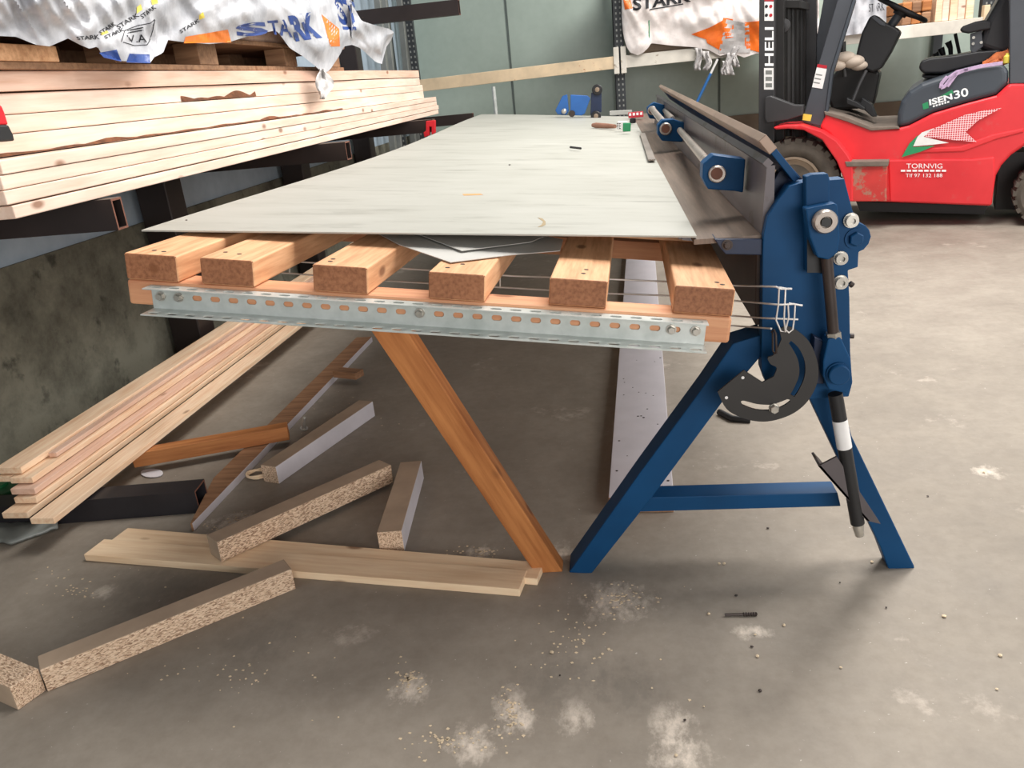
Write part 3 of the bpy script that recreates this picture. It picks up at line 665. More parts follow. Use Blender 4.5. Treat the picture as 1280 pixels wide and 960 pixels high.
# long white board lying behind the left blue leg
zb = .05; a = Pz(760.5, 622, zb); e = Pz(774, 440, zb); e = a + (e - a).normalized() * 3.6
wdt = (Pz(831, 500, zb) - Pz(768, 500, zb)).length
o = timber('white_board', V((a.x, a.y, .0)), V((e.x, e.y, .0)), wdt, zb, [M['chip_white'], M['brown_wood']], side=-1, mats=[1, 1, 1, 0, 1, 0])
tag(o, 'long whitish box section board on the floor behind the left blue leg', 'board')
b = MB(); rr = random.Random(11); ax = (e - a).normalized(); sd = V((ax.y, -ax.x, 0))
for k in range(26):
    c = a + ax * rr.uniform(.05, 1.2) + sd * rr.uniform(.01, wdt - .01) + Z * .0005; r = rr.uniform(.002, .0045); b.lathe(c, Z, [(r, 0), (r, .0006)], 6)
b.build('nail_hole', M['dark_steel'], o)['kind'] = 'stuff'
# little things on the floor
db = thing('drill_bit', Pz(905, 768, .004), 'thin dark drill bit lying on the bare floor in the foreground', 'drill bit')
a, e = Pz(906, 768.5, .005), Pz(947, 767.5, .005); d = e - a
b = MB(); b.tube([a, a + d * .55], .0032, 8); b.build('shank', M['dark_steel'], db)
b = MB(); b.tube([a + d * (.55 + .45 * k / 12) for k in range(13)], [.005 if k % 2 else .0034 for k in range(12)] + [.001], 8); b.build('flute', M['dark_steel'], db)
rr = random.Random(5)
PB = [(920, 744), (886, 767), (944, 793), (940, 808), (947, 820), (980, 781), (1050, 728), (1250, 819), (1246, 861), (1108, 759), (1051, 834), (899, 704), (1160, 620), (690, 815), (880, 883), (856, 900), (815, 860), (845, 944), (700, 844), (905, 704), (1090, 702), (950, 863), (1230, 590), (1180, 770), (960, 660)]
for k, (px, py) in enumerate(PB):
    c = Pz(px, py, .003); mb = MB(); r = rr.uniform(.002, .0048)
    bm = bmesh.new(); bmesh.ops.create_icosphere(bm, subdivisions=1, radius=r)
    mb.add([c + V((v.co.x * rr.uniform(.7, 1.3), v.co.y * rr.uniform(.7, 1.3), max(-.003, v.co.z * rr.uniform(.4, .8)))) for v in bm.verts], [tuple(v.index for v in f.verts) for f in bm.faces]); bm.free()
    o = mb.build('pebble', M['swarf'] if k % 3 else M['dark_steel']); tag(o, 'tiny loose chip on the bare concrete floor', 'pebble', 'loose chips scattered on the floor')
def dust(name, spots, lab, n, seed):
    r_ = random.Random(seed); mb = MB()
    for cx, cy, rx, ry in spots:
        for k in range(n):
            a = r_.uniform(0, 6.28); q = abs(r_.gauss(0, .55)); c = Pz(cx + rx * q * math.cos(a), cy + ry * q * math.sin(a), 0); s = r_.uniform(.0012, .0042)
            t0 = r_.uniform(0, 6); mb.prism([c + V((s * math.cos(t0 + w_), s * math.sin(t0 + w_) * r_.uniform(.4, 1.2), .0002)) for w_ in (0, 1.6, 3.2, 4.7)], Z * .0012)
    o = mb.build(name, M['swarf']); o['kind'] = 'stuff'; return tag(o, lab, 'sawdust')
dust('sawdust', [(770, 750, 70, 22), (510, 850, 28, 20), (640, 885, 22, 40), (560, 925, 70, 28), (720, 800, 90, 60)], 'pale sawdust and chips strewn on the foreground floor', 60, 1)
dust('sawdust', [(600, 690, 40, 10), (300, 650, 60, 25), (430, 520, 60, 30), (100, 740, 80, 40), (300, 850, 200, 60)], 'fine pale chips around the floor boards and chipboard bars', 45, 2)
b = MB(); b.tube([Pz(899, 515, .01), Pz(915, 523, .012), Pz(938, 525, .01)], .012, 8); tag(b.build('black_strap', M['black'], smooth=60), 'small black strap on the floor seen just left of the quadrant plate', 'strap')

# ------------------------------------------------------------------ cantilever rack and lumber at the left wall
cr = thing('cantilever_rack', (-2.1, 4, 0), 'dark brown steel cantilever rack along the left wall', 'rack')
LX = -1.40
ZL = 1.003
def arm(pe, x0=-2.08, w=.075, h=.085, name='arm', z=None, y=None):
    q = V((pe[0], pe[1], pe[2])); F = fr(q - V((0, 0, h)), X, Z)
    return tube_rect(name, F, q.x - x0, w, h, .006, M['rack'], cr, rim=M['rust'])
e1 = Pz(138, 249, ZL - .002); arm((e1.x, e1.y, ZL - .002), w=.05)
e2 = Pz(431, 177.5, ZL - .002); arm((e2.x, e2.y, ZL - .002))
e3 = Py(541, 152, 5.85); arm((e3.x, 5.85, 1.0005), w=.08)
e4 = Py(590, 141.5, 7.3); arm((e4.x, 7.3, e4.z), w=.08)
e0 = Px(572, 0, -1.2); arm((-1.13, 6.9, Py(572, -1, 6.9).z), h=.11, w=.08)
for y in (1.62, 3.62, 5.35, 7.0):
    mb = MB(); mb.abox((-2.17, y - .075, 0), (-2.02, y + .075, 3.0)); mb.build('post', M['rack'], cr, .006)
    mb = MB(); mb.abox((-2.18, y - .12, 0), (-1.95, y + .12, .03)); mb.build('foot', M['rack'], cr)
for y, e in ((1.62, e1.y), (3.62, e2.y), (5.35, 5.85), (7.0, 7.3), (7.0, 6.9)):
    pass
# lower bundle: four boards, seen side faces
def xface(px, py): return Px(px, py, LX)
lowT = [((0, 200), (545, 115)), ((4, 218), (547, 122.5)), ((8, 236), (548, 129.5)), ((12, 254), (549, 135.5)), ((15.5, 273), (549.5, 141.5))]
nm = ['topmost pine board of the lower rack bundle', 'second pine board from the top of the lower rack bundle', 'third pine board from the top of the lower rack bundle', 'bottom pine board of the lower rack bundle, resting on the rack arms']
y0, y1 = xface(15, 272).y, xface(548, 141).y
zt = 1.139; th = (zt - ZL) / 4
for k in range(4):
    zb_ = ZL + th * (3 - k) + .0006; ye = y1 + (0, .02, .06, .03)[k] - .02; ys = y0 + (.015, .006, .0, .012)[k]
    o = timber('pine_board', V((LX - (.0, .003, .001, .0)[k], ys, zb_)), V((LX - (.0, .004, 0, 0)[k], ye, zb_)), .46, th - .0016 - (.002 if k == 3 else 0), M['pine'], side=1, bevel=.0025)
    tag(o, nm[k], 'board', 'pine boards in the lower rack bundle')
# upper bundle, set back at the near end and flush at the far end
UA, UB = V((-1.50, 1.3, 0)), V((-1.405, 6.42, 0)); UZ0 = zt + .0015
nm = ['bottom pine board of the upper rack bundle with a bark edge', 'second pine board from the bottom of the upper rack bundle', 'third pine board from the bottom of the upper rack bundle', 'topmost pine board of the upper rack bundle below the pallet']
zs = [UZ0, UZ0 + .052, UZ0 + .098, UZ0 + .152]; ths = [.050, .044, .050, .048]
for k in range(4):
    a = UA.copy(); e = UB.copy(); a.z = e.z = zs[k]; e.y += (.06, .06, .0, -.01)[k]
    if k == 2: a.x -= .012; e.x -= .004
    o = timber('pine_board', a, e, .42, ths[k], M['pine'] if k != 3 else M['pine_pink'], side=1, bevel=.003, wane=.006 if k in (0, 3) else 0)
    tag(o, nm[k], 'board', 'pine boards in the upper rack bundle')
    if k in (0, 2):
        mb = MB(); rows = []; n = 60; r_ = random.Random(k); s0, s1 = ((.02, .62), (.30, .42))[k == 2]
        for q in range(n + 1):
            u = s0 + (s1 - s0) * q / n; p = a.lerp(e, u); d = .004 + .011 * max(0, noise.noise(V((u * 30, k, 2))) + .5) * math.sin(math.pi * q / n) ** .5
            hgt = (.004 + .016 * abs(noise.noise(V((u * 22, 5, k))))) * (1 if k == 0 else 2)
            rows.append([p + V((.002, 0, .001)), p + V((d, 0, .001)), p + V((d * .9, 0, hgt * .5)), p + V((.0015, 0, hgt))])
        mb.grid(rows); mb.build('bark', M['bark'], o, smooth=60)
UT = zs[3] + ths[3]
# pallet on top of the upper bundle
pl = thing('timber_pallet', (-1.7, 3.4, UT), 'brown timber pallet between the upper board bundle and the white wrapped pack', 'pallet')
PXL = -1.47
def facex(px, py): return Px(px, py, PXL)
yN, yF = 1.35, 4.75
zp = UT + .002
for dx in (0, .27):
    mb = MB(); mb.abox((PXL - dx - .10, yN, zp), (PXL - dx, yF, zp + .018)); mb.build('bottom_board', M['brown_wood'], pl, .002)
for y in (1.5, 2.55, 3.10, 3.95, 4.62):
    for dx in (0, .27):
        mb = MB(); mb.abox((PXL - dx - .098, y - .075, zp + .019), (PXL - dx - .002, y + .075, zp + .098)); mb.build('block', M['brown_wood'], pl, .003)
mb = MB(); mb.abox((PXL - .38, yN, zp + .099), (PXL + .0, yF, zp + .117)); mb.build('deck', M['brown_wood'], pl, .003)
mb = MB(); mb.abox((PXL - .41, yN, zp), (PXL - .385, yF, zp + .117)); mb.build('added_gap_board', M['brown_wood'], pl, .003)  # board added behind the blocks so the gaps turn dark
mb = MB(); mb.abox((PXL - .10, 1.3, zp + .019), (PXL + .002, 2.2, zp + .06)); mb.build('runner', M['slat'], pl, .003)
PKZ = zp + .1185
# white wrapped pack
def lerp_list(L_, x):
    for (x0, y0), (x1, y1) in zip(L_, L_[1:]):
        if x0 <= x <= x1: return y0 + (y1 - y0) * (x - x0) / (x1 - x0)
    return L_[0][1] if x < L_[0][0] else L_[-1][1]
pk = thing('wrapped_pack', (-1.7, 3.2, PKZ), 'white plastic wrapped timber pack with blue and orange print on the left rack', 'wrapped pack')
mb = MB(); mb.abox((-1.96, 1.3, PKZ), (PXL - .02, 4.9, PKZ + .62)); mb.build('pack_core', M['pine_pink'], pk, .01)
BOT = [(-60, 42), (0, 45), (20, 46), (45, 56), (62, 58), (85, 48), (100, 56), (112, 61), (122, 58), (126, 66), (150, 76), (188, 79), (192, 72), (204, 66), (210, 50), (232, 53), (262, 55), (285, 53), (318, 43), (345, 38), (352, 46), (362, 60), (378, 70), (392, 81), (400, 88), (404, 92), (412, 88), (424, 70), (430, 58), (440, 56), (450, 60), (455, 64), (470, 78), (478, 80), (482, 60), (489, 50), (492, 42)]
TOP = [(-60, -80), (425, -80), (437, -40), (439, 4), (452, 26), (470, 32), (487, 36), (492, 40)]
NU, NV = 190, 34
def folds(px, py):
    a = noise.noise(V((px * .012, py * .02, 1.3))); b_ = noise.noise(V((px * .03 + py * .03, py * .03, 4.0))); c_ = abs(noise.noise(V((px * .05 - py * .03, py * .012 + px * .01, 9.0))))
    return .05 * a + .028 * b_ - .035 * c_
rows = []
for j in range(NV + 1):
    row = []
    for i in range(NU + 1):
        px = -60 + 552 * i / NU; v = j / NV; pb, pt = lerp_list(BOT, px), lerp_list(TOP, px); pt = min(pt, pb - 1)
        py = pb + (pt - pb) * v; x = -1.40 + .05 * math.sin(min(1, v * 1.4) * math.pi * .55) + folds(px, py) * (.35 + .65 * min(1, v * 4))
        row.append(Px(px, py, x))
    rows.append(row)
mb = MB(); mb.grid(rows)
side = [[r[-1] for r in rows], [r[-1] + V((-.25, .05, .02)) for r in rows], [r[-1] + V((-.5, .02, .03)) for r in rows]]
mb.grid(side); mb.grid([rows[-1], [p + V((-.3, 0, .06)) for p in rows[-1]], [p + V((-.52, 0, .0)) for p in rows[-1]]])
wrap = mb.build('plastic_wrap', M['film'], pk, smooth=80)
bvh = BVHTree.FromPolygons([p for r in rows for p in r], [(i * (NU + 1) + j, i * (NU + 1) + j + 1, (i + 1) * (NU + 1) + j + 1, (i + 1) * (NU + 1) + j) for i in range(NV) for j in range(NU)])
def onwrap(bv, fb, off=.003):
    def g(px, py):
        r = ray(px, py).normalized(); h = bv.ray_cast(O, r)
        return (h[0] - r * off) if h[0] is not None else fb(px, py)
    return g
ow = onwrap(bvh, lambda a, c: Px(a, c, -1.39))
def dense(pts, n=10):
    out = []
    for i in range(len(pts)):
        a, c = pts[i], pts[(i + 1) % len(pts)]
        out += [(a[0] + (c[0] - a[0]) * k / n, a[1] + (c[1] - a[1]) * k / n) for k in range(n)]
    return out
def patch(name, corners, mat, fn, parent, nu=16, nv=8):
    g = quad(corners, fn); mb = MB(); mb.grid([[g(i / nu, j / nv) for i in range(nu + 1)] for j in range(nv + 1)]); return mb.build(name, mat, parent)
letters('lettering', 'S', quad([(296, 46), (336, 44), (333, 26), (294, 31)], ow), M['ink_blue'], wrap, 2, bold=.05)
letters('lettering', 'TA', quad([(338, 42), (366, 47), (362, 24), (334, 26)], ow), M['ink_blue'], wrap, 2, bold=.02)
letters('lettering', 'RK', quad([(370, 52), (403, 47), (390, 15), (360, 20)], ow), M['ink_blue'], wrap, 2, bold=.05)
letters('lettering', 'ST', quad([(425, 30), (452, 36), (442, 2), (416, -6)], ow), M['ink_blue'], wrap, 2, bold=.03)
patch('blue_print', [(429, 37), (446, 38), (445, 34), (428, 33)], M['ink_blue'], ow, wrap, 8, 3)
patch('orange_print', [(230, 54), (289, 53), (285, 37), (232, 46)], M['ink_orange'], ow, wrap)
patch('orange_print', [(413, 58), (425, 58), (424, 36), (402, 18)], M['ink_orange'], ow, wrap)
patch('blue_print', [(130, 72), (152, 77), (146, 62), (124, 66)], M['ink_blue'], ow, wrap)
patch('blue_print', [(158, 78), (188, 79), (187, 68), (162, 67)], M['ink_blue'], ow, wrap)

letters('lettering', 'V.A', quad([(160, 53), (184, 53), (182, 43), (158, 44)], ow), M['ink'], wrap, 1)
for c4, s_ in (([(97, 50), (125, 49), (124, 43), (95, 46)], 'STARK'), ([(126, 44), (146, 31), (142, 27), (124, 39)], 'STARK'), ([(148, 37), (175, 20), (171, 16), (145, 32)], 'STARK'), ([(132, 49), (156, 38), (154, 34), (130, 45)], 'STARK'), ([(178, 24), (196, 10), (192, 6), (175, 19)], 'STARK'), ([(226, 42), (250, 27), (248, 23), (224, 38)], 'STARK')):
    letters('lettering', s_, quad(c4, ow), M['ink'], wrap, 1, bold=.02)
for c4 in ([(127, 44), (136, 41), (134, 38), (126, 41)], [(171, 17), (178, 12), (176, 5), (171, 9)], [(249, 25), (256, 22), (254, 15), (249, 19)], [(190, 6), (198, 4), (196, -2), (189, 0)]): patch('yellow_print', c4, M['ink_yellow'], ow, wrap, 6, 4)
SHP = [(152, 52), (156, 38), (172, 32), (188, 29), (194, 24), (191, 38), (187, 51), (184, 56), (168, 57), (152, 52)]
def ink_line(pts, wpx, fn, par, nm='emblem_outline'):
    rows = []
    for i in range(len(pts) - 1):
        for k in range(8):
            a = [pts[i][j] + (pts[i + 1][j] - pts[i][j]) * k / 8 for j in (0, 1)]; q = math.atan2(pts[i + 1][1] - pts[i][1], pts[i + 1][0] - pts[i][0]) + math.pi / 2
            rows.append([fn(a[0] + wpx * math.cos(q) * s, a[1] + wpx * math.sin(q) * s) for s in (-.5, .5)])
    mb = MB(); mb.grid(rows); return mb.build(nm, M['ink'], par)
ink_line(SHP, 1.0, ow, wrap)
for y_ in (38, 35): ink_line([(160, y_ + 3), (182, y_ - 1)], 1.6, ow, wrap, 'printed_line')
# twisted tail hanging from the wrap
rows = []
for k in range(12):
    u = k / 11; cy = 86 + 38 * u; cx = 402 + 4 * math.sin(u * 3); wd = 3.5 + 8 * math.sin(math.pi * min(1, u * 1.05)) ** 1.5 * (u > .12)
    rows.append([Px(cx - wd + 2 * wd * i / 5, cy, -1.372 + .012 * math.sin(i * 1.9 + u * 6)) for i in range(6)])
mb = MB(); mb.grid(rows); mb.build('plastic_tail', M['film_clear'], pk, smooth=80, solid=.0015)
# hand tool with red and black grip on the lower bundle, at the left picture edge
tl = thing('hand_tool', Px(5, 177, -1.36), 'red and black tool grip lying on the lower board bundle at the picture edge', 'tool')
b = MB(); F0 = Px(0, 155, -1.45)
c = V((-1.45, Px(2, 177, -1.45).y - .05, zt + .002))
b.prism([Px(a, d_, -1.44) for a, d_ in ((-30, 130), (2, 131), (6, 140), (11, 156), (-30, 156))], V((-.03, 0, 0))); b.build('grip', M['red_tool'], tl, .004)
b = MB(); b.prism([Px(a, d_, -1.44) for a, d_ in ((-30, 156), (11, 156), (17, 168), (19, 176), (-30, 179))], V((-.033, 0, 0))); b.build('grip_sleeve', M['black'], tl, .004)
# red clamp on the third arm
b = MB(); b.prism([Py(a, d_, 5.84) for a, d_ in ((534, 151), (545, 150), (545, 166), (541, 168), (541, 158), (538, 158), (538, 169), (532, 171), (531, 165), (534, 163))], Y * -.045)
tag(b.build('red_clamp', M['red_tool'], bevel=.003), 'small red plastic clamp hanging on the end of a rack arm', 'clamp')

# ------------------------------------------------------------------ forklift truck, seen from its left side
K0, K1 = Pz(990, 287), Pz(1315, 285)
ke = (K1 - K0).normalized(); kn = Z.cross(ke).normalized()
if kn.y < 0: kn = -kn
def Fk(px, py, d=0.0): return Pp(px, py, K0 + kn * d, kn)
ft = thing('forklift', (K0 + K1) / 2 + kn * .5, 'red forklift truck with slate grey hood parked behind the folding machine', 'forklift')
def fprism(pts, d, depth, name, mat, parent=None, bevel=0.0, smooth=None, segs=2):
    mb = MB(); mb.prism([Fk(a, c, d) for a, c in pts], kn * depth); return mb.build(name, mat, parent or ft, bevel=bevel, smooth=smooth, segs=segs)
BW = .98
body = fprism([(1033, 141), (1060, 149), (1089, 161), (1120.5, 161), (1136.5, 157), (1166, 142), (1205.6, 130), (1245.5, 119.5), (1261, 105), (1400, 104), (1400, 250), (1375, 215), (1340, 190), (1310, 180), (1290, 180), (1280, 183), (1264, 194), (1252, 207), (1245, 220), (1241.5, 244), (1240, 258), (1110, 253), (1063, 251), (1060, 215), (1052, 190), (1036, 168), (1024, 160)], .06, BW, 'body', M['red'], bevel=.02, segs=3)
fprism([(1110, 200), (1160, 199), (1215, 199), (1243, 196), (1244, 222), (1241, 246), (1239, 257), (1112, 252.5)], .052, .02, 'lower_panel', M['red'], bevel=.012)
fprism([(1130, 186), (1200, 183), (1240, 168), (1280, 160), (1280, 166), (1245, 175), (1205, 190), (1130, 193)], .054, .02, 'crease', M['red'], bevel=.012)
# front fender arch and step
outer = [(966.5, 159), (980, 156.5), (1001, 156), (1027.6, 164), (1046, 176), (1060, 194), (1066, 206), (1066, 252)]
inner = [(1056, 252), (1055, 225), (1046, 202), (1027.6, 175), (1004, 162.5), (985, 161), (969, 162)]
fprism(outer + inner, -.05, .30, 'fender', M['red'], bevel=.008)
fprism([(1058, 204), (1109, 203.5), (1108, 252), (1063, 252)], -.04, .14, 'step_box', M['red_dusty'], bevel=.006)
fprism([(1056, 202), (1111, 201.5), (1110, 208), (1058, 208.5)], -.055, .17, 'step_tread', M['mat_dust'], bevel=.004)
fprism([(1070, 252), (1235, 257), (1230, 268), (1075, 264)], .3, BW - .4, 'chassis', M['black'])
fprism([(1030, 139), (1060, 147), (1089, 159), (1122, 158), (1125, 161), (1089, 163.5), (1058, 152), (1031, 143.5)], .05, BW - .02, 'floor_plate', M['mat_dust'], bevel=.004)
hood = fprism([(1121, 160), (1122, 142), (1126, 127.5), (1136.5, 114), (1152, 104), (1179, 95), (1205, 86), (1228, 81), (1250, 79), (1258, 82), (1261, 90), (1261, 104.5), (1245.5, 119), (1205.6, 129.5), (1166, 141.5), (1136.5, 156.5)], .07, BW - .04, 'hood', M['hood'], bevel=.035, segs=4)
# wheels
def wheel(px, py, rpx, d, wdt, nl):
    c = Fk(px, py, d); r = (Fk(px + rpx, py, d) - c).length
    c.z = r
    mb = MB(); mb.lathe(c, kn, [(r * .60, .02), (r * .66, -.0), (r * .80, -.012), (r * .93, .0), (r * .97, .03), (r * .97, wdt - .03), (r * .93, wdt), (r * .6, wdt)], 48)
    for k in range(nl):
        a = 2 * math.pi * k / nl; u = ke * math.cos(a) + Z * math.sin(a); tt = kn.cross(u)
        mb.box(c + u * (r * .945) + kn * .045, (u, tt, kn), (r * .11, r * .14, .1)); mb.box(c + u * (r * .95) + kn * (wdt - .05), (u, tt, kn), (r * .09, r * .12, .09))
    t_ = mb.build('tyre', M['tire'], ft, smooth=35)
    mb = MB(); mb.lathe(c, kn, [(.0, .03), (r * .18, .03), (r * .20, .055), (r * .40, .06), (r * .44, .02), (r * .54, .01), (r * .56, .0), (r * .61, .0), (r * .61, wdt), (0, wdt)], 40)
    mb.build('rim', M['rim'], t_, smooth=35)
    bm_ = MB()
    return c, r
wheel(990, 226, 60, 0.0, .22, 26)
wheel(1314, 246, 50, .06, .18, 22)
wheel(990, 226, 60, .88, .22, 26)
wheel(1314, 246, 50, .82, .18, 22)
# wheel wells kept dark by an added black block
fprism([(1250, 190), (1380, 190), (1380, 262), (1244, 262)], .35, .3, 'wheel_well_block', M['black'])
# front guard pillar and rear pillar, roof guard
fprism([(1036, -60), (1066, -60), (1066, 0), (1038, 90), (1029, 159), (1002, 152), (1047, 0)], .08, .07, 'guard_pillar', M['charcoal'], bevel=.006)
fprism([(1066, 0), (1066, -60), (1069, -60), (1069, 2), (1041, 92), (1032, 160), (1029, 159), (1038, 90)], .07, .075, 'pillar_trim', M['hood'], bevel=.002)
fprism([(1262, -60), (1300, -60), (1302, 104), (1262, 105)], .08, .08, 'guard_pillar', M['charcoal'], bevel=.006)
fprism([(1036, -60), (1300, -60), (1300, -72), (1040, -72)], .05, .95, 'roof_guard', M['charcoal'], bevel=.006)
fprism([(1066, 0), (1069, -60), (1040, -60), (1002, 152), (1029, 159), (1038, 90)], .93, .07, 'guard_pillar', M['charcoal'], bevel=.006)
# mast
fprism([(949.5, -120), (968, -120), (968, 190), (948, 190)], .10, .09, 'mast_rail', M['mast'], bevel=.004)
fprism([(966, -120), (980, -120), (980, 185), (966, 185)], .20, .06, 'mast_rail', M['mast_dark'], bevel=.003)
fprism([(1005, -120), (1021, -120), (1019, 190), (1003, 190)], .86, .09, 'mast_rail', M['mast'], bevel=.003)
fprism([(996, -120), (1008, -120), (1006, 185), (994, 185)], .80, .06, 'mast_rail', M['mast_dark'], bevel=.003)
fprism([(972, 10), (1000, 10), (1000, 0), (972, 0)], .30, .5, 'mast_crosshead', M['mast_dark'], bevel=.003)
fprism([(972, 158), (1000, 158), (1000, 138), (972, 138)], .30, .5, 'mast_crosshead', M['mast_dark'], bevel=.003)
for q, d_, r_ in ((985, .40, .030), (996, .55, .030), (990.5, .45, .015), (1001, .62, .014)):
    mb = MB(); mb.tube([Fk(q, 170, d_), Fk(q, -120, d_)], r_, 12); mb.build('lift_cylinder' if r_ > .02 else 'mast_hose', M['mast_dark'] if r_ > .02 else M['mast'], ft, smooth=40)
mb = MB(); mb.lathe(Fk(980, 32, .24), -kn, [(.045, 0), (.045, .02), (.02, .025), (.02, .03)], 20); mb.build('mast_roller', M['mast'], ft, smooth=40)
fprism([(956, 126), (957.5, 121), (963, 120), (980, 126.5), (992, 131), (1004, 131.5), (1003, 144), (985, 150), (958.6, 154), (956, 149)], .02, .08, 'tilt_bracket', M['mast'], bevel=.006)
# stickers and lettering
def fq(c4, d): return quad(c4, lambda a, c: Fk(a, c, d))
MD, BD = .0985, .0485
def decal(name, pts, d, mat, parent=None): mb = MB(); mb.prism([Fk(a, c, d) for a, c in pts], kn * .0012); return mb.build(name, mat, parent or ft)
s_ = decal('warning_sticker', [(955.5, 2), (967, 2), (967, 26), (955.5, 26)], MD, M['white'])
decal('sticker_stripe', [(955.5, -6), (967, -6), (967, 1.5), (955.5, 1.5)], MD, M['ink_red'])
for k in range(4): mb = MB(); mb.lathe(Fk(958 + 5.5 * (k % 2), 8 + 11 * (k // 2), MD - .001), -kn, [(.011, 0), (.011, .0006)], 10); mb.build('symbol', M['ink_red'] if k % 2 else M['ink'], s_)
s_ = decal('instruction_sticker', [(955, 85), (967, 85), (967, 112), (955, 112)], MD, M['white'])
for k in range(3): decal('printed_block', [(957, 88 + 8 * k), (965, 88 + 8 * k), (965, 93 + 8 * k), (957, 93 + 8 * k)], MD - .001, M['profile'], s_)
letters('lettering', 'HELI', fq([(967, 82.5), (967, 34), (956, 34), (956, 82.5)], MD - .001), M['ink_white'], ft, 0, bold=.015)
def pil(a, c): return Fk(a, c, .078)
s_ = decal('warning_sticker', [(1021, 84), (1033.5, 86), (1028, 111), (1015, 109)], .077, M['white'])
decal('sticker_stripe', [(1022, 80), (1034, 82), (1033.2, 86), (1021.2, 84)], .076, M['ink_red'])
for k in range(3): decal('printed_line', [(1020 - k * 1.5, 92 + 5 * k), (1028 - k * 1.5, 93.5 + 5 * k), (1027.4 - k * 1.5, 95 + 5 * k), (1019.6 - k * 1.5, 93.5 + 5 * k)], .0765, M['profile'], s_)
decal('capacity_sticker', [(1004, 142), (1015, 143.5), (1013, 151.5), (1003, 150)], .077, M['ink_yellow'])
letters('lettering', '30', fq([(1193, 124), (1211, 120), (1209.5, 109), (1191.5, 114)], .068), M['ink_white'], hood, 0, bold=.02)
letters('lettering', 'ISEN', fq([(1162, 132), (1191, 124), (1189.5, 116.5), (1161, 124.5)], .067), M['ink_white'], hood, 0, bold=.035)
decal('green_flash', [(1174, 121), (1190, 112), (1192, 117), (1172, 123)], .068, M['ink_green'], hood)
decal('green_flash', [(1153, 130), (1160, 127), (1161, 135), (1154, 137)], .068, M['ink_green'], hood)
for q0 in range(6): decal('printed_line', [(1166 + q0 * 3.6, 132 - q0 * 1.05), (1168.4 + q0 * 3.6, 131.3 - q0 * 1.05), (1168.6 + q0 * 3.6, 133.4 - q0 * 1.05), (1166.2 + q0 * 3.6, 134.1 - q0 * 1.05)], .067, M['ink_white'], hood)
decal('swoosh_green', [(1127, 196.5), (1137, 179), (1148, 168.5), (1141, 184), (1169, 182), (1150, 190)], BD, M['ink_green'], body)
decal('swoosh_white', [(1139, 183), (1146, 172), (1152.5, 165.5), (1168, 160), (1154.5, 171), (1186, 178.5), (1165, 181)], BD, M['white'], body)
t = NT('dotted pink print'); tc = t.n('TexCoord'); mp = t.n('Mapping'); mp.inputs['Rotation'].default_value = (0, 0, -math.atan2(ke.y, ke.x)); t.l(tc.outputs['Object'], mp.inputs[0])
sx = t.n('SeparateXYZ'); cx = t.n('CombineXYZ'); t.l(mp.outputs[0], sx.inputs[0]); t.l(sx.outputs[0], cx.inputs[0]); t.l(sx.outputs[2], cx.inputs[1])
vo = t.n('TexVoronoi', voronoi_dimensions='2D', Scale=72.0, Randomness=.0); t.l(cx.outputs[0], vo.inputs['Vector'])
M['dots'] = t.done(t.ramp(vo.outputs['Distance'], [(.34, srgb(200, 50, 60)), (.42, srgb(250, 206, 208))]), .4)
decal('dotted_print', [(1155.5, 170.8), (1163, 163), (1171, 159), (1205, 144), (1230, 138), (1252, 135), (1222, 151), (1207, 165), (1221, 177.5), (1196, 175.5)], BD, M['dots'], body)
letters('lettering', 'TORNVIG', fq([(1133, 210.5), (1178, 210.5), (1178, 204.5), (1133, 204.5)], .045), M['ink_white'], body, 0)
for q0 in range(8): decal('printed_line', [(1126 + q0 * 7.3, 212.3), (1131.6 + q0 * 7.3, 212.3), (1131.6 + q0 * 7.3, 214.6), (1126 + q0 * 7.3, 214.6)], .045, M['ink_white'], body)
letters('lettering', 'Tlf 97 132 188', fq([(1132, 221.5), (1178, 221.5), (1178, 217), (1132, 217)], .045), M['ink_white'], body, 0)
# dash column and steering wheel
fprism([(1087, 21), (1094, 18), (1106, 28), (1121, 35), (1126, 40), (1113, 66), (1100, 87), (1089, 91), (1068, 78), (1072, 60), (1077, 41)], .34, .30, 'dashboard', M['black'], bevel=.015)
fprism([(1089, 22), (1094, 19.5), (1106, 28.5), (1106, 33), (1100, 31)], .335, .05, 'dash_panel', M['charcoal'], bevel=.003)
sc_ = Fk(1128, 12, .48); tilt = (Z * .86 + ke * .5).normalized(); s1_ = kn; s2_ = tilt.cross(s1_)
mb = MB(); R_ = .17; mb.tube([sc_ + (s1_ * math.cos(q) + s2_ * math.sin(q)) * R_ for q in [2 * math.pi * k / 32 for k in range(33)]], .016, 8, cap=False); sw = mb.build('steering_wheel', M['black'], ft, smooth=60)
mb = MB()
for q in (.3, 2.4, 4.5): mb.tube([sc_ - tilt * .02, sc_ + (s1_ * math.cos(q) + s2_ * math.sin(q)) * R_], .012, 8)
mb.lathe(sc_ - tilt * .04, tilt, [(.045, 0), (.05, .03), (.03, .045)], 16); mb.build('spoke', M['black'], sw, smooth=60)
mb = MB(); mb.tube([sc_ - tilt * .03, Fk(1108, 40, .48)], .03, 12); mb.build('steering_column', M['charcoal'], ft, smooth=60)
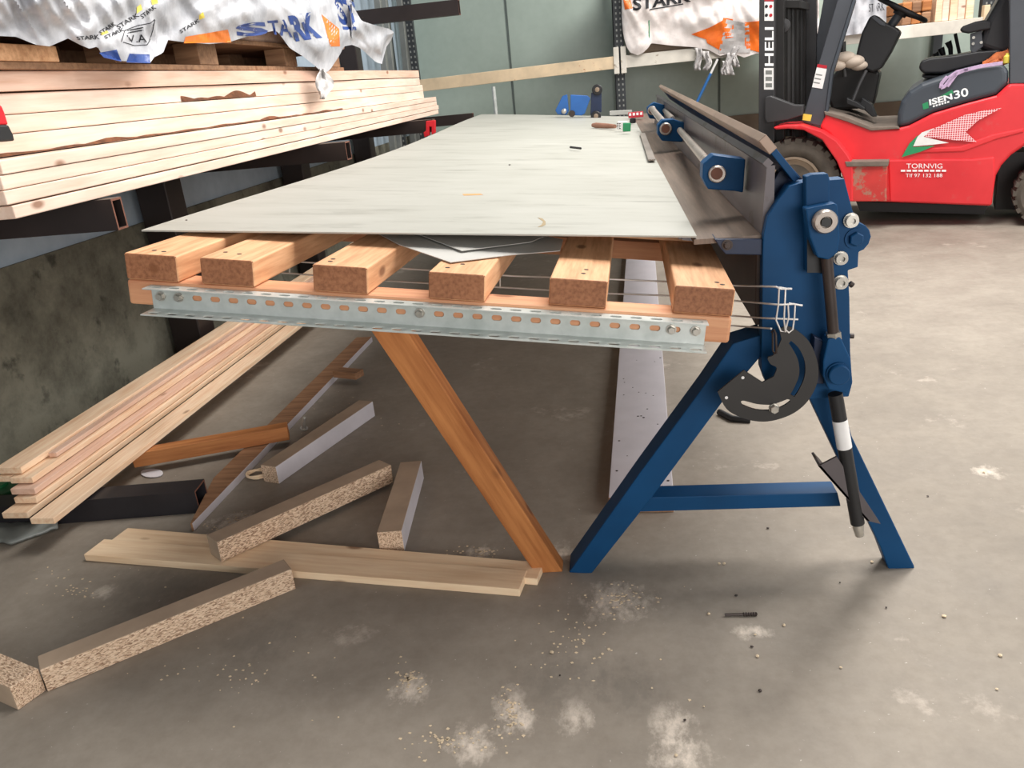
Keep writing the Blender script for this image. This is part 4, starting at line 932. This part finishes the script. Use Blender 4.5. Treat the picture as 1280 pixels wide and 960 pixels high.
# beige cover, cowl and pedals below the dash
mb = MB(); 
for px, py, d, r in ((1056, 72, .30, .055), (1066, 77, .32, .06), (1046, 82, .28, .05), (1074, 82, .34, .045)):
    bm = bmesh.new(); bmesh.ops.create_icosphere(bm, subdivisions=3, radius=r); c = Fk(px, py, d)
    mb.add([c + V((v.co.x * 1.3, v.co.y, v.co.z * .75)) for v in bm.verts], [tuple(v.index for v in f.verts) for f in bm.faces]); bm.free()
mb.build('beige_cover', M['beige'], ft, smooth=60)
fprism([(1040, 95), (1050, 84), (1078, 84), (1100, 90), (1094, 120), (1090, 135), (1040, 138), (1033, 120)], .45, .3, 'cowl', M['mast_dark'], bevel=.02)
mb = MB(); mb.tube([Fk(1083, 88, .3), Fk(1075, 104, .28), Fk(1066, 126, .26)], .012, 8); pd = mb.build('pedal_arm', M['mast'], ft, smooth=60)
fprism([(1058, 122), (1072, 128), (1082, 135), (1080, 138), (1058, 130)], .22, .1, 'pedal', M['black'], bevel=.006)
fprism([(1078, 122), (1090, 130), (1096, 146), (1090, 146), (1074, 132)], .30, .09, 'pedal', M['black'], bevel=.006)
mb = MB(); mb.tube([Fk(1054, 52, .3), Fk(1054, 78, .3), Fk(1056, 96, .3)], .018, 10); mb.build('lever_boot', M['mast_dark'], ft, smooth=60)
# seat
fprism([(1148.5, 82), (1152, 76), (1163, 72.5), (1195, 69), (1222, 64), (1250, 62), (1256, 74), (1227, 80), (1179, 92), (1155, 92), (1149.5, 88)], .25, .48, 'seat_cushion', M['seat'], bevel=.03, segs=4)
fprism([(1151, 95), (1157, 94), (1182, 93.5), (1225, 82), (1255, 76), (1256, 82), (1182, 98), (1156, 98)], .28, .42, 'seat_base', M['seat'], bevel=.008)
fprism([(1222, 60), (1232, 27), (1244, 6), (1254, -12), (1262, -30), (1284, -30), (1280, 20), (1268, 64), (1250, 70)], .26, .46, 'seat_back', M['seat'], bevel=.04, segs=4)
fprism([(1199.5, 37), (1204, 32.5), (1219, 27), (1230, 25), (1238, 26), (1238, 37), (1226, 38.5), (1211, 42), (1203, 40.5)], .24, .08, 'armrest', M['seat'], bevel=.012, segs=3)
fprism([(1213, 42), (1227, 38), (1229, 58), (1216, 68), (1213, 62)], .26, .05, 'armrest_bracket', M['charcoal'], bevel=.004)
for px, py in ((1217, 47), (1216.5, 54.5), (1226.5, 53)):
    mb = MB(); mb.lathe(Fk(px, py, .26), -kn, [(.009, 0), (.009, .008)], 10); mb.build('bolt', M['zinc'], ft)
for k, (px, py) in enumerate(((1169, 66), (1176, 60), (1185, 52))):
    mb = MB(); mb.tube([Fk(px + 4, 74, .78), Fk(px + 3, py + 8, .78), Fk(px, py, .78)], [.012, .016, .022], 10); mb.build('control_lever', M['black'], ft, smooth=60)
mb = MB(); mb.tube([Fk(1194, 42, .8), Fk(1200, 70, .8)], .012, 8); mb.build('lever_post', M['black'], ft)
# ribbon tied round the seat, rag and bottle tucked behind it: things of their own
mb = MB()
for pts in ([(1184, 96), (1177, 104), (1176, 110), (1181, 108), (1188, 99), (1195, 93), (1187, 104), (1184, 108)], [(1192, 94), (1205, 88), (1225, 83), (1252, 79)], [(1186, 97), (1196, 90), (1210, 87)]):
    P_ = [Fk(a, c, .055) for a, c in pts]
    for i in range(len(P_) - 1): mb.box((P_[i] + P_[i + 1]) / 2, ((P_[i + 1] - P_[i]).normalized(), kn, (P_[i + 1] - P_[i]).normalized().cross(kn)), ((P_[i + 1] - P_[i]).length * 1.1, .004, .022))
tag(mb.build('ribbon', M['purple'], bevel=.003), 'lilac ribbon knotted in a bow on the forklift hood below the seat', 'ribbon')
rows = []
for j in range(9):
    row = []
    for i in range(17):
        u, v = i / 16, j / 8; px = 1228 + 32 * u; py = 80 - 5 * u - v * (3 + 12 * u ** .8) + 1.5 * math.sin(u * 9)
        row.append(Fk(px, py, .13 + .08 * v + .03 * noise.noise(V((u * 5, v * 3, 2)))))
    rows.append(row)
mb = MB(); mb.grid(rows); tag(mb.build('rag', M['rag'], smooth=60, solid=.02), 'crumpled orange brown rag lying on the forklift hood behind the seat', 'rag')
mb = MB(); c = Fk(1258, 79, .11); mb.lathe(c, Z, [(.018, 0), (.02, .005), (.02, .04), (.01, .05), (.01, .06)], 14); tag(mb.build('small_bottle', M['ink_yellow'], smooth=40), 'tiny yellow bottle standing on the hood beside the rear pillar of the forklift', 'bottle')

# ------------------------------------------------------------------ pallet rack along the back wall
RY = 8.6
pr = thing('pallet_rack', (.12, RY, 0), 'pallet rack with pale chalky beams and black perforated uprights along the back wall', 'rack')
def upright(px, name='upright', y=RY, w=.09, lean=0):
    p = Py(px, 80, y); mb = MB(); mb.abox((p.x - w / 2, y, 0), (p.x + w / 2, y + .07, 3.2)); 
    for k in range(58):
        for s in (-.02, .02): mb.abox((p.x + s - .007, y - .0015, .06 + k * .05), (p.x + s + .007, y, .08 + k * .05), 1)
    mb.build(name, [M['upright'], M['profile']], pr)
    mb = MB(); mb.abox((p.x - .07, y - .03, 0), (p.x + .07, y + .1, .008)); mb.build('base_plate', M['upright'], pr)
    return p.x
ux = upright(775); u2 = upright(517.5, w=.07); u3 = upright(489, w=.07); u4 = upright(1228, w=.11)
BH = .115; zB = 1.31
def rbeam(x0, x1, z0, z1, mat):
    mb = MB(); mb.add([(x0, RY - .055, z0 - BH), (x0, RY - .005, z0 - BH), (x0, RY - .005, z0), (x0, RY - .055, z0), (x1, RY - .055, z1 - BH), (x1, RY - .005, z1 - BH), (x1, RY - .005, z1), (x1, RY - .055, z1)],
        [(0, 1, 2, 3), (4, 5, 6, 7), (0, 1, 5, 4), (1, 2, 6, 5), (2, 3, 7, 6), (3, 0, 4, 7)]); mb.build('shelf_beam', mat, pr, .003)
zl = Py(537, 98.5, RY - .055).z; zr = Py(766, 70.5, RY - .055).z
rbeam(u2 + .03, ux - .05, zl, zr, M['rack_beam'])
z2 = Py(784, 69, RY - .055).z; z3 = Py(1222, 22, RY - .055).z
rbeam(ux + .05, u4 - .05, z2, z3, M['rack_beam_white'])
for dx in (-.035, .035):
    mb = MB(); z0 = Py(775, 92, RY - .06).z; mb.abox((ux + dx - .026, RY - .065, z0), (ux + dx + .026, RY - .002, z0 + .245)); mb.build('beam_connector', M['rack_beam_white'], pr, .003)
mb = MB(); mb.abox((u4 - .06, RY - .065, z3 - .14), (u4 - .01, RY - .002, z3 + .1)); mb.build('beam_connector', M['rack_beam'], pr, .003)
# shelf deck between front beam and wall, carrying the load
mb = MB(); mb.abox((ux + .1, RY + .02, z2 - .03), (u4 - .1, RY + 1.1, z2 - .004)); mb.build('shelf_deck', M['chip_skin'], pr)
mb = MB(); mb.abox((ux - .045, RY + 1.15, 0), (ux + .045, RY + 1.22, 3.2)); mb.build('upright', M['upright'], pr)
mb = MB(); mb.abox((u4 - .045, RY + 1.15, 0), (u4 + .045, RY + 1.22, 3.2)); mb.build('upright', M['upright'], pr)
# grey metal profiles leaning behind the left uprights
for k, (px, y_) in enumerate(((472, 7.7), (480, 7.95), (500, 8.9), (508, 9.0))):
    p = Py(px, 60, y_); mb = MB(); w_ = .06
    mb.add([V((p.x + a * w_ / 2 + (.01 if e else -.01), y_ + c * .03 + (.28 if e else 0), 2.6 * e)) for a in (-1, 1) for c in (-1, 1) for e in (0, 1)], [(0, 1, 3, 2), (4, 6, 7, 5), (0, 4, 5, 1), (2, 3, 7, 6), (0, 2, 6, 4), (1, 5, 7, 3)])
    tag(mb.build('metal_profile', M['profile'], bevel=.004), ('leftmost grey metal profile leaning upright in the far left corner', 'second from left grey metal profile leaning in the far left corner', 'third from left grey metal profile leaning between the perforated uprights', 'rightmost grey metal profile leaning between the perforated uprights')[k], 'metal profile', 'grey profiles leaning at the back wall')
# wrapped pack on the back rack
wp = thing('wrapped_pack', (1.0, RY, z2), 'white wrapped pack with orange film and black print on the back rack', 'wrapped pack')
mb = MB(); mb.abox((ux + .12, RY + .06, z2), (1.85, RY + 1.0, z2 + .85)); mb.build('pack_core', M['chip_skin'], wp, .02)
B2 = [(777, 20), (779, 44), (783, 58), (788, 66), (797, 69), (804, 66), (810, 60), (814, 54), (840, 57), (868, 59), (885, 62), (900, 70), (915, 66), (930, 72), (945, 67), (975, 64), (1000, 60), (1034, 56)]
NU2, NV2 = 150, 26
rows = []
for j in range(NV2 + 1):
    row = []
    for i in range(NU2 + 1):
        px = 777 + 247 * i / NU2; v = j / NV2; pb = lerp_list(B2, px); py = pb + (-60 - pb) * v
        y = RY - .085 - .05 * math.sin(min(1, v * 2) * 1.6) + folds(px * 1.5, py * 1.5) * .9 * (.2 + .8 * min(1, v * 4)) + 0
        row.append(Py(px, py, y))
    rows.append(row)
mb = MB(); mb.grid(rows); mb.grid([[r[0] for r in rows], [r[0] + V((.06, .06, 0)) for r in rows], [r[0] + V((.08, .5, 0)) for r in rows]]); mb.grid([rows[-1], [p + V((0, .9, 0)) for p in rows[-1]]]); mb.grid([[r[-1] for r in rows], [r[-1] + V((0, .6, 0)) for r in rows]])
wr2 = mb.build('plastic_wrap', M['film_warm'], wp, smooth=80)
bv2 = BVHTree.FromPolygons([p for r in rows for p in r], [(i * (NU2 + 1) + j, i * (NU2 + 1) + j + 1, (i + 1) * (NU2 + 1) + j + 1, (i + 1) * (NU2 + 1) + j) for i in range(NV2) for j in range(NU2)])
ow2 = onwrap(bv2, lambda a, c: Py(a, c, RY - .06), .006)
letters('lettering', 'STARK', quad([(791, 14), (864, 2), (864, -12), (791, -2)], ow2), M['ink'], wr2, 2, bold=.03)
ink_line([(812, 12), (860, 4)], 1.4, ow2, wr2, 'printed_line')
letters('lettering', 'STARK', quad([(1086, 15), (1106, 13), (1105, 3), (1086, 5)], lambda a, c: Py(a, c, RY - .12)), M['ink'], wr2, 0)
patch('orange_print', [(781, 12), (791, 10), (788, 0), (779, 0)], M['film_orange'], ow2, wr2)
patch('film_patch', [(898, 66), (938, 66), (936, 30), (908, 24)], M['film_clear'], ow2, wr2)
for c4 in ([(864, 43), (900, 55), (908, 23), (888, 34)], [(884, 54), (902, 64), (905, 38), (880, 40)], [(900, 50), (918, 46), (916, 24), (904, 22)], [(931, 60), (951, 66), (951, 26), (931, 28)]):
    g = quad(c4, ow2); mb = MB(); mb.grid([[g(i / 12, j / 8) for i in range(13)] for j in range(9)]); mb.build('orange_film', M['film_orange'], wr2, smooth=80)
for px, py, l, w_ in ((873, 68, 20, 4), (884, 72, 16, 4), (912, 74, 20, 5), (919, 66, 18, 4), (905, 84, 10, 3)):
    rws = [[Py(px - w_ + 2 * w_ * i / 4 + 2 * math.sin(k * .8 + px), py - 8 + (l + 8) * k / 8, RY - .10 - .02 * math.sin(i * 2 + k)) for i in range(5)] for k in range(9)]
    mb = MB(); mb.grid(rws); mb.build('plastic_tail', M['film_clear'], wr2, smooth=80, solid=.003)
mb = MB(); mb.tube([Py(811, -40, RY - .12), Py(811, 20, RY - .12), Py(811.5, 52, RY - .09)], .006, 6); mb.build('strap', M['ink_green'], wp)
a = Py(897, 74, RY - .14); e = Py(872, 126, RY - .14); e = a + (e - a) * (a.z / (a.z - e.z)); MIDF = (a - Py(889, 92, RY - .14)).length / (a - e).length
st = thing('blue_stick', e, 'thin blue stick with a white tip leaning on the back rack below the orange film', 'stick')
mb = MB(); mb.tube([a.lerp(e, MIDF), e], .014, 8); mb.build('shaft', M['strap'], st, smooth=60)
mb = MB(); mb.tube([a, a.lerp(e, MIDF)], .011, 8); mb.build('tip', M['white'], st, smooth=60)
# sawn planks standing on edge on the right of the back rack, and rough ends beside them
xs = [Py(q, 15, RY).x for q in (1168, 1177, 1186, 1196, 1206, 1216)]
GB = 'sawn boards on the back rack'
nm = ('leftmost upright sawn board behind the forklift dashboard', 'second from left upright sawn board on the back rack', 'middle upright sawn board on the back rack', 'second from right upright sawn board on the back rack', 'rightmost upright sawn board against the perforated upright')
for k in range(5):
    x0, x1 = xs[k], xs[k + 1] - .006; mb = MB(); zb_ = z3 - .02
    mb.abox((x0, RY - .03 + .012 * (k % 2), z3 + .001), (x1, RY + .9, z3 + .42 + .03 * (k % 3))); tag(mb.build('sawn_board', M['pine'] if k % 2 else M['pine_board'], bevel=.004), nm[k], 'board', GB)
r_ = random.Random(4)
nm = ('lowest left rough timber end', 'lowest middle rough timber end', 'lowest right rough timber end', 'upper left rough timber end', 'upper middle rough timber end', 'upper right rough timber end')
for k in range(6):
    px = 1133 + 12 * (k % 3); z_ = z3 + .001 + .10 * (k // 3); p = Py(px, 15, RY); mb = MB(); w_ = .088; h_ = .095
    mb.abox((p.x - w_ / 2, RY - .02 - .05 * r_.random(), z_), (p.x + w_ / 2 - .004, RY + .8, z_ + h_)); tag(mb.build('timber_end', M['orange'] if k % 2 else M['brown_wood'], bevel=.012), nm[k] + ' behind the steering wheel on the back rack', 'timber', 'rough timber ends on the back rack')
# small second white pack behind the forklift mast
mb = MB(); rws = []
for j in range(12):
    rws.append([Py(1046 + 62 * i / 24, 46 - 8 * i / 24 - 90 * j / 11, RY - .11 + .04 * noise.noise(V((i * .35, j * .4, 7)))) for i in range(25)])
mb.grid(rws); mb.grid([rws[-1], [p + V((0, .5, 0)) for p in rws[-1]]]); mb.grid([[r[-1] for r in rws], [r[-1] + V((0, .5, 0)) for r in rws]]); mb.grid([[r[0] for r in rws], [r[0] + V((0, .5, 0)) for r in rws]])
mb.grid([rws[0], [p + V((0, .5, 0)) for p in rws[0]]])
p2 = tag(mb.build('wrapped_pack', M['film'], smooth=80), 'smaller white wrapped pack seen through the forklift frame between pillar and dashboard', 'wrapped pack')
# ------------------------------------------------------------------ tools at the far end of the sheet
def So(px, py, h=0.0): return S(px, py, .007 + h)
rc = thing('roller_cutter', So(725, 148), 'blue cutting carriage with small wheels standing at the far end of the sheet', 'tool')
yc = So(720, 146).y
def qc(px, py, dy=0): return Py(px, py, yc + dy)
mb = MB(); mb.prism([qc(*p) for p in ((694, 138), (703, 120), (709, 118), (711, 139), (708, 144), (697, 143))], Y * .03); mb.build('guard', M['blue_cart'], rc, .004)
mb = MB(); mb.prism([qc(*p) for p in ((713, 118.5), (734, 119.5), (738, 123), (731, 142), (727, 144.5), (716, 144), (713, 140))], Y * .05); mb.build('body_plate', M['blue_cart'], rc, .004)
mb = MB(); mb.prism([qc(*p) for p in ((739, 116), (752, 116), (752, 140), (738, 144))], Y * .06); mb.build('wheel_carrier', M['navy'], rc, .004)
for px, py, dy in ((746.5, 112, -.01), (745, 145, -.015)):
    mb = MB(); mb.lathe(qc(px, py, dy + .05), -Y, [(.035, 0), (.04, .01), (.04, .05), (.035, .055), (.02, .056), (.02, .05)], 24); wl_ = mb.build('wheel', M['black'], rc, smooth=40)
    mb = MB(); mb.lathe(qc(px, py, dy - .004), -Y, [(.018, 0), (.018, .006), (.008, .01)], 14); mb.build('hub', M['rim'], wl_, smooth=40)
mb = MB(); mb.lathe(qc(705, 139, -.01), -Y, [(.02, 0), (.02, .02), (.008, .03)], 12); mb.build('knob', M['zinc'], rc, smooth=40)
mb = MB(); mb.lathe(qc(715, 142, -.01), -Y, [(.025, 0), (.025, .02)], 16); mb.build('cutter_disc', M['dark_steel'], rc, smooth=40)
gb = MB(); a, e = So(762, 141.5, .01), So(790, 140, .01); gb.box((a + e) / 2, ((e - a).normalized(), Y, Z), ((e - a).length, .05, .035)); tag(gb.build('grey_bar', M['grey_tape'], bevel=.003), 'light grey bar lying behind the handled tool at the far end of the sheet', 'bar')
bx_ = thing('tape_box', So(795, 146), 'small red and white box at the far right end of the sheet', 'box')
mb = MB(); p = So(795, 148); mb.abox((p.x - .055, p.y, p.z + .006), (p.x + .055, p.y + .06, p.z + .045)); mb.build('carton', M['ink_red'], bx_, .002)
for k in range(4): mb = MB(); mb.abox((p.x - .05 + .027 * k, p.y - .001, p.z + .022), (p.x - .034 + .027 * k, p.y, p.z + .04)); mb.build('white_print', M['white'], bx_)
ht = thing('handled_tool', So(765, 156), 'small brush like tool with brown handle and green ferrule on the far sheet', 'brush')
a, e = So(741, 156.5, .012), So(769, 158, .014); mb = MB(); mb.tube([a, a.lerp(e, .15), a.lerp(e, .6), e], [.012, .017, .016, .012], 12); mb.build('handle', M['brush_wood'], ht, smooth=60)
f_ = So(778, 158.5, .022); mb = MB(); mb.box(f_ + Z * .008, (V((1, 0, -.083)).normalized(), Y, V((.083, 0, 1)).normalized()), (.058, .03, .045)); mb.build('label_block', M['white'], ht, .003)
f_ = So(782, 159, .022); mb = MB(); mb.box(So(783.5, 159, .031), (V((1, 0, -.083)).normalized(), Y, V((.083, 0, 1)).normalized()), (.044, .031, .046)); mb.build('ferrule', M['ink_green'], ht, .003)
mb = MB(); 
letters('lettering', 'FE', quad([(771, 161), (776, 161), (776, 154), (771, 154)], lambda a_, c_: Py(a_, c_, f_.y - .0175)), M['ink'], ht)
mb = MB(); mb.lathe(So(791, 154), Z, [(.02, 0), (.022, .01), (.02, .03), (.01, .034)], 14); tag(mb.build('bottle_cap', M['black'], smooth=40), 'small round black cap beside the green ferrule on the sheet', 'cap')
a, e = So(713, 184, .006), So(726, 185.5, .006); mb = MB(); mb.tube([a, e], .005, 8); tag(mb.build('marker_pen', M['black'], smooth=60), 'thin black marker lying in the middle of the far sheet', 'pen')
a, e = So(803, 167, .004), So(815, 200, .004); mb = MB(); mb.box((a + e) / 2, ((e - a).normalized(), (e - a).normalized().cross(Z), Z), ((e - a).length, .028, .006)); tag(mb.build('flat_bar', M['rod'], bevel=.001), 'narrow grey brown flat bar lying along the right edge of the sheet', 'bar')
# slim galvanised tube standing on the floor behind the far sheet edge
pp = Py(620, 143, 7.75); mb = MB(); mb.tube([V((pp.x, 7.75, .01)), V((pp.x, 7.75, Py(618, 108, 7.75).z))], .018, 12); mb.tube([V((pp.x, 7.75, .0)), V((pp.x, 7.75, .012))], .09, 20)
tag(mb.build('steel_pipe', M['galv'], smooth=40), 'slim grey pipe standing upright behind the far edge of the sheet', 'pipe')

# ------------------------------------------------------------------ light
w = bpy.data.worlds.new('world'); SC.world = w; w.use_nodes = True
w.node_tree.nodes['Background'].inputs[0].default_value = (.9, .95, 1, 1); w.node_tree.nodes['Background'].inputs[1].default_value = .15
def area(name, loc, target, sx, sy, power, col=(1, 1, 1)):
    d = bpy.data.lights.new(name, 'AREA'); d.shape = 'RECTANGLE'; d.size = sx; d.size_y = sy; d.energy = power; d.color = col
    o = bpy.data.objects.new(name, d); COL.objects.link(o); o.location = loc
    o.rotation_euler = (V(target) - V(loc)).to_track_quat('-Z', 'Y').to_euler()
    return o
area('unseen_ceiling_lamp', (1.05, 4.0, 4.6), (-.1, 2.4, .5), 1.2, 4.2, 325, (1, .97, .93))
area('unseen_ceiling_lamp', (2.9, 7.4, 4.4), (1.6, 9.4, .6), 2.4, 1.4, 270, (1, .97, .93))
area('unseen_ceiling_lamp', (4.4, 2.6, 4.6), (2.2, 2.4, 0), 1.2, 4, 195, (1, .97, .94))  # added to brighten the floor on the right, lamp itself unseen
area('unseen_gate_light', (6.5, 2.5, 2.4), (0, 2.4, .7), 3.0, 3.5, 130, (1, .98, .96))
area('unseen_gate_light', (2.0, -3.6, 1.6), (-.4, 2, .6), 4, 2.0, 205, (1, .97, .94))  # fill added behind the camera for front faces, no gate seen there
SC.view_settings.view_transform = 'Standard'; SC.view_settings.look = 'None'; SC.view_settings.gamma = 1; SC.view_settings.exposure = 0
